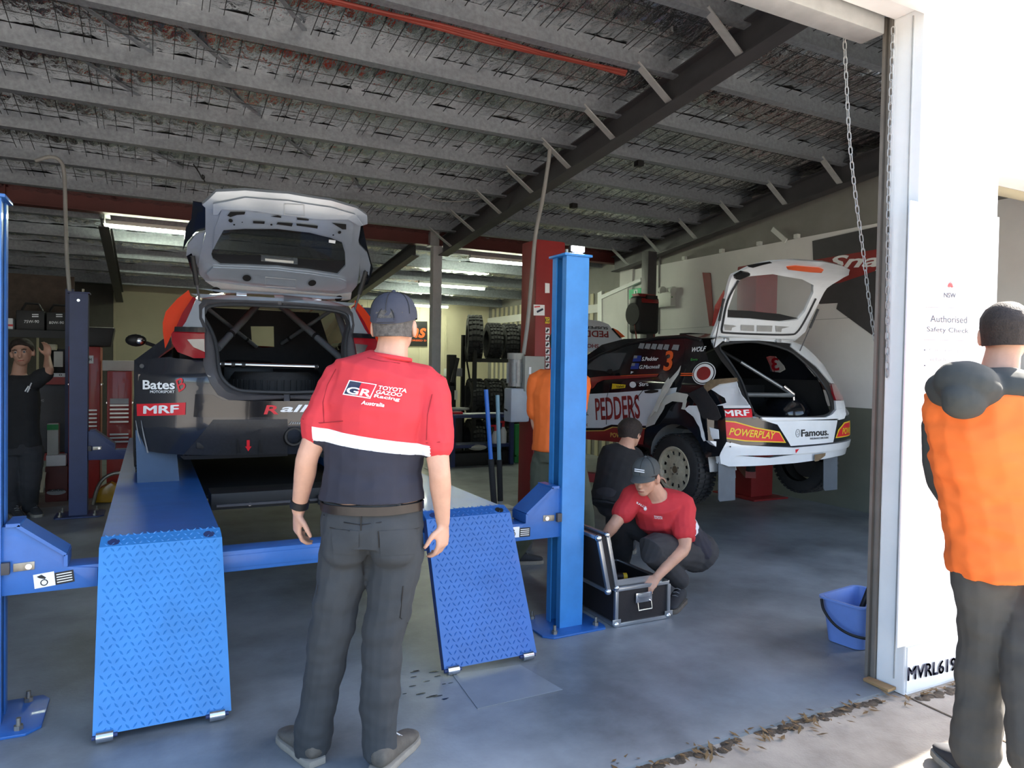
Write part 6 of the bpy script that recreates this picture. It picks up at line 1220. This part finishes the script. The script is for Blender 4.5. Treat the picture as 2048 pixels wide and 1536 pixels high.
for i, (x, lab) in enumerate(((990, 'white bottle with red trigger under the workbench'), (1006, 'taller white bottle with red cap under the workbench'))):
    c = atY(x, 890, 10.2); t = thing('spray_bottle', lab, 'bottle', (c.x, 10.2, .33)); h = .2+.06*i; MB().lathe((c.x, 10.2, .33), (0, 0, 1), [(0, .05), (.02, .055), (h*.7, .055), (h, .02)], 14, True).build('body', 'white', t); MB().cyl((c.x, 10.2, .33+h), (c.x, 10.2, .40+h), .022).obox((c.x-.03, 10.2, .41+h), (.05, 0, 0), (0, .012, 0), (0, 0, .015)).build('trigger', 'red_print', t)
o = MB().ell(atY(955, 897, 10.15)+V(0, 0, .0), (.16, .1, .05), 14, 8).build('rag', 'plastic_white'); tag(o, 'crumpled pale rag under the workbench', 'rag'); o.location.z = .02
c = atY(1048, 905, 10.0); o = MB().box(c.x-.06, c.x+.06, 10.2, 10.3, .0, .62).build('green_stand', 'green_print2', bevel=.01); tag(o, 'small green stand beside the blue workbench leg', 'stand'); MB().box(c.x-.06, c.x+.2, 10.15, 10.35, .1, .13).build('foot_tray', 'green_print2', o)
# tyre rack
tr_ = thing('tyre_rack', 'black steel tyre rack against the cream wall', 'rack', (5.6, 11.3, 0)); RY = 11.0
xa, xb = atY(948, 800, RY).x, atY(1075, 800, RY).x
for x in (xa, xb):
    for y in (RY, RY+.5):
        p_ = MB().box(x-.03, x+.03, y-.03, y+.03, 0, 2.1).build('upright', 'black', tr_)
zs = [atY(950, 720, RY).z, atY(950, 835, RY).z]
for z in zs:
    for y in (RY, RY+.5): MB().bar((xa, y, z), (xb, y, z), .04, .06).build('rail', 'black', tr_)
MB().bar((xa, RY+.05, 1.0), (xa, RY+.45, 1.9), .02, .03).build('brace', 'black', tr_)
def tyre(c, ax, R_, w, lab, grp=None):
    c = Vector(c); ax = Vector(ax).normalized(); t = thing('tyre', lab, 'tyre', c-ZZ*R_, grp); m_ = MB().lathe(c, ax, [(-w/2, R_*.58), (-w/2, R_*.88), (-w*.36, R_*.97), (w*.36, R_*.97), (w/2, R_*.88), (w/2, R_*.58), (w*.3, R_*.56), (-w*.3, R_*.56), (-w/2, R_*.58)], 32); m_.build('carcass', 'rubber', t)
    x = ax.orthogonal().normalized(); y = ax.cross(x); tb = MB()
    for i in range(26):
        an = 2*math.pi*i/26; d = x*math.cos(an)+y*math.sin(an); tt = ax.cross(d)
        for o_ in (-.36, -.12, .12, .36): tb.obox(c+d*R_*.985+ax*o_*w+tt*(.03 if abs(o_) > .2 else 0)*R_, ax*w*.09, tt*R_*.075, d*.014)
    tb.build('tread_lugs', 'rubber', t)['kind'] = 'stuff'
n_t = 4
tyre(atY(963, 676, RY-.0)+V(0, .3, 0), (1, -.35, 0), .40, .26, 'large mud tyre at the open end of the rack top shelf')
for i in range(1, 4): tyre(V(lerp(xa, xb, .12+.25*i), RY+.25, zs[0]+.34), (1, -.2, 0), .31+.0*i, .24, ['', 'second', 'third', 'fourth'][i]+' tyre from the tyre changer on the rack top shelf', 'tyres on the rack top shelf')
for i in range(4): tyre(V(lerp(xa, xb, .10+.26*i), RY+.25, zs[1]+.34), (1, -.15, 0), .31, .24, ['nearest', 'second', 'third', 'fourth'][i]+' tyre to the tyre changer on the rack lower shelf', 'tyres on the rack lower shelf')
for i in range(4): tyre(V(lerp(xa, xb, .10+.26*i), RY+.25, .32), (1, -.1, 0), .315, .24, ['nearest', 'second', 'third', 'fourth'][i]+' tyre to the tyre changer on the floor under the rack', 'tyres under the rack')
# tyre changer
tc_ = thing('tyre_changer', 'black tyre changer machine with upright arm beside the grey post', 'machine', atY(918, 930, 11.15)); TY = 11.15
bx0 = atY(918, 800, TY); MB().box(bx0.x-.4, bx0.x+.08, TY, TY+.5, 0, .75).build('cabinet', 'steel_dark', tc_, bevel=.03); MB().box(bx0.x-.06, bx0.x+.07, TY+.3, TY+.45, .75, 1.75).build('column', 'black', tc_, bevel=.01)
a, b = atY(905, 765, TY), atY(916, 716, TY); MB().cyl(a, b, .03).build('lever', 'black', tc_); MB().cyl(atY(904, 772, TY), atY(901, 800, TY), .04, .03).build('mount_head', 'black', tc_); MB().bar((a.x, TY, a.z-.03), (bx0.x+.07, TY+.36, 1.5), .07, .09).build('swing_arm', 'black', tc_); MB().lathe((bx0.x-.02, TY+.1, .75), (0, 0, 1), [(0, .1), (.06, .1), (.06, .24), (.09, .24), (.09, .02)], 20, True).build('turntable', 'steel_grey', tc_); c = atY(928, 745, TY); MB().obox((c.x, TY+.25, c.z), (.06, 0, 0), (0, .03, 0), (0, 0, .07)).build('gauge_panel', 'grey_print', tc_); MB().obox(atY(912, 790, TY-.02), (.03, 0, 0), (0, .004, 0), (0, 0, .08)).build('label_plate', 'plastic_white', tc_)
# ------------------------------------------------------------------ shelves and tool chests, left rear
SY = 9.6; LP = lambda x, y, yy=SY: atY(x, y, yy)
sf = thing('storage_shelf', 'tall storage shelf with red beams and blue uprights holding oil containers', 'shelf', (-2.0, SY+.3, 0)); xa, xb = -3.6, LP(139, 700).x
zt, zm, zl = LP(90, 660).z, LP(90, 753).z, LP(90, 905).z
for x in (xa, xb):
    for y in (SY, SY+.55): MB().box(x-.04, x+.04, y-.03, y+.03, 0, 2.35).build('upright', 'lift_blue_dark', sf)
for z, mm in ((zt, 'black'), (zm, 'chest_red'), (zl, 'chest_red')):
    MB().box(xa, xb, SY+.02, SY+.55, z-.03, z-.005).build('shelf_board', 'steel_dark', sf); MB().box(xa, xb, SY-.02, SY+.02, z-.09, z-.005).build('beam', mm, sf)
MB().box(xa, xb, SY+.56, SY+.58, zt, 2.55).build('back_panel', 'pegboard', sf)
def boxthing(name, label, cat, px, m, dy=.3, y=SY+.08, bevel=.01, group=None, base=None):
    a, b = LP(px[0], px[1], y), LP(px[2], px[3], y); o = MB().box(a.x, b.x, y, y+dy, base if base is not None else b.z, a.z).build(name, m, bevel=bevel); tag(o, label, cat, group); return o
o1 = boxthing('oil_container', 'black oil container marked 75W-90 on the top shelf', 'oil container', (32, 620, 89, 660), 'black', base=zt-.004); o2 = boxthing('oil_container', 'black oil container marked 80W-90 on the top shelf', 'oil container', (93, 624, 139, 660), 'black', base=zt-.004)
lt = lambda s, bl, br, tl, par, m='white_print', y=SY+.077: flat_text('lettering', s, LP(*bl, y), LP(*br, y), LP(*tl, y), m, par, bold=.01)
lt('75W-90', (48, 646), (78, 646), (48, 640), o1); lt('80W-90', (98, 648), (128, 648), (98, 642.5), o2)
for o_, x in ((o1, 64), (o2, 112)):
    for i in range(2): MB().bar(LP(x, 629+i*4, SY+.077), LP(x+13, 629+i*4, SY+.077), .003, .012).build('print_line', 'white_print', o_)
for o_ in (o1, o2): c = sum((Vector(v) for v in o_.bound_box), V(0, 0, 0))/8; MB().tube([c+V(-.1, 0, .12), c+V(-.06, 0, .2), c+V(.06, 0, .2), c+V(.1, 0, .12)], .014, 8).build('handle', 'black', o_)
o = boxthing('carton', 'small white carton with red band on the top shelf', 'carton', (12, 636, 26, 658), 'white', base=zt-.004); MB().box(*[f(v[0] for v in o.bound_box) for f in (min, max)], SY+.075, SY+.08, LP(20, 652).z, LP(20, 648).z).build('band', 'red_print', o)
dr_ = thing('oil_drum', 'black oil drum with pale label on the middle shelf', 'drum', LP(117, 750)); c = LP(117, 745); r_ = (LP(140, 700).x-LP(94, 700).x)/2; MB().lathe((c.x, SY+.3, zm), (0, 0, 1), [(0, r_*.95), (.01, r_), (.16, r_), (.17, r_*1.03), (.18, r_), (LP(117, 698).z-zm, r_), (LP(117, 698).z-zm+.005, r_*.9)], 24, True).build('body', 'black', dr_); MB().obox((c.x-.02, SY+.3-r_-.002, zm+.2), (.045, 0, 0), (0, .002, 0), (0, 0, .09)).build('label', 'plastic_white', dr_)
o = boxthing('spray_tin', 'pale tin lying beside the drum on the middle shelf', 'tin', (90, 688, 112, 697), 'cream', .15, base=LP(100, 700).z)
bpx = boxthing('ruler_sign', 'white strip label hanging on the red shelf beam', 'label', (95, 746, 131, 754), 'white', .006, SY-.03, 0); lt('0', (118, 752), (124, 752), (118, 748), bpx, 'black_print', SY-.032)
o = boxthing('cabinet', 'dark grey cabinet standing under the red shelf beam', 'cabinet', (58, 762, 134, 900), 'steel_dark', .45, SY+.05, base=zl-.004); lt('7W-40', (70, 804), (88, 804), (70, 798), o, 'grey_print', SY+.046)
ch = boxthing('storage_chest', 'dark red storage chest with oval name plate on the floor', 'chest', (90, 934, 135, 992), 'red_beam', .2, SY-.55, base=0); a = LP(93, 983, SY-.553); b = LP(132, 986, SY-.553); MB().prism([V(lerp(a.x, b.x, .5)+(b.x-a.x)/2*math.cos(t), SY-.555, lerp(a.z, b.z, .5)+.03*math.sin(t)) for t in [2*math.pi*i/20 for i in range(20)]], (0, .004, 0)).build('name_plate', 'grey_print', ch); flat_text('lettering', 'RICHMOND', V(a.x+.02, SY-.558, a.z-.005), V(b.x-.02, SY-.558, a.z-.005), V(a.x+.02, SY-.558, a.z+.022), 'black_print', ch)
ct_ = LP(90, 934, SY-.55).z+.001; cz_ = LP(90, 911, SY-.53).z
o = boxthing('carton', 'long white carton lying on the dark red chest', 'carton', (92, 911, 132, 927), 'white', .16, SY-.53, base=ct_)
o = boxthing('parts_bin', 'pale green and white parts bin stacked on the white carton', 'bin', (94, 847, 117, 903), 'plastic_white', .13, SY-.51, base=cz_+.001); MB().box(*[f(v[0] for v in o.bound_box) for f in (min, max)], SY-.514, SY-.51, LP(100, 860, SY-.51).z, LP(100, 849, SY-.51).z).build('lid', 'green_print2', o)
def toolchest(px, lab, rows, y, top=True):
    a, b = LP(px[0], px[1], y), LP(px[2], px[3], y); t = thing('tool_chest', lab, 'tool chest', ((a.x+b.x)/2, y+.22, 0)); MB().box(a.x, b.x, y, y+.40, .0, a.z).build('body', 'chest_red', t, bevel=.012)
    for r0, r1 in rows:
        z1, z0 = LP(px[0], r0, y).z, LP(px[0], r1, y).z; d = MB().box(a.x+.02, b.x-.02, y-.014, y, z0+.004, z1-.004).build('drawer', 'chest_red', t, bevel=.003); MB().box(a.x+.03, b.x-.03, y-.026, y-.012, z1-.024, z1-.006).build('drawer_pull', 'drawer_face', d)
    for s_ in (a.x, b.x): MB().cyl((s_, y+.1, a.z*.75), (s_, y+.35, a.z*.75), .012).build('side_handle', 'chrome', t)
    return t, a, b
t1_, a, b = toolchest((214, 742, 263, 890), 'red tool chest with silver drawer pulls left of the dark car', [(808, 816), (816, 824), (824, 832), (832, 841), (841, 850), (866, 873), (873, 881), (881, 889)], 9.0)
MB().box(a.x+.03, b.x-.03, 8.985, 9.0, LP(214, 808, 9.0).z, LP(214, 797, 9.0).z).build('panel', 'steel_grey', t1_)
t2_, a, b = toolchest((137, 692, 200, 890), 'orange-red tool chest partly hidden by the rear lift post', [(818, 826), (826, 834), (834, 842), (842, 850), (850, 858)], 9.15); P = [LP(*p, 9.145) for p in ((176, 711), (187, 711), (187, 727), (176, 727))]; MB().prism(P, (0, -.004, 0)).build('tag_card', 'white', t2_); flat_text('lettering', 'H', LP(178, 722, 9.139), LP(183, 722, 9.139), LP(178, 716, 9.139), 'black_print', t2_)
tb_ = LP(195, 683, 9.3); tb_.z = LP(137, 692, 9.15).z+.112; o = MB().obox(tb_, (.16, 0, 0), (0, .12, 0), (.02, 0, .11)).build('tool_bag', 'black', bevel=.03); tag(o, 'black tool bag on top of the orange-red chest', 'bag'); o.location.z += .0
bx_ = MB().box(LP(230, 735, 9.2).x-.12, LP(230, 735, 9.2).x+.2, 9.08, 9.3, LP(214, 742, 9.0).z+.002, LP(230, 728, 9.2).z+.04).build('parts_box', 'plastic_white', bevel=.01); tag(bx_, 'pale box of parts on top of the red tool chest', 'box')
pl = MB().box(-3.5, LP(240, 1000, 8.9).x, 8.75, 9.9, 0, .001).build('floor_patch', 'concrete_out', fl, smooth=0)
# heat-shield foil and pipe on the floor
P = [LP(*p, 8.75) for p in ((186, 972), (200, 945), (222, 932), (238, 940), (240, 972))]; o = MB().prism(P, (0, .2, 0)).build('foil_shield', 'amber_liquid', bevel=.01); tag(o, 'crumpled gold heat-shield foil on the floor by the rear post', 'heat shield')
o.location.z = -min((Vector(v)).z for v in o.bound_box)+.002
o = MB().tube(spline([LP(*p, 8.7) for p in ((186, 985), (196, 950), (212, 930), (236, 922), (262, 928))], 6), .02, 10).build('steel_hoop', 'steel_raw'); tag(o, 'bent steel pipe arching over the gold foil', 'pipe'); o.location.z = -min((Vector(v)).z for v in o.bound_box)+.002
bc_ = thing('bollard_sign', 'pale standing board behind the man in black', 'board', LP(78, 985, 9.0)); MB().prism([LP(*p, 9.0) for p in ((72, 985), (86, 985), (92, 945), (80, 942))], (0, .02, 0)).build('board', 'cream', bc_)
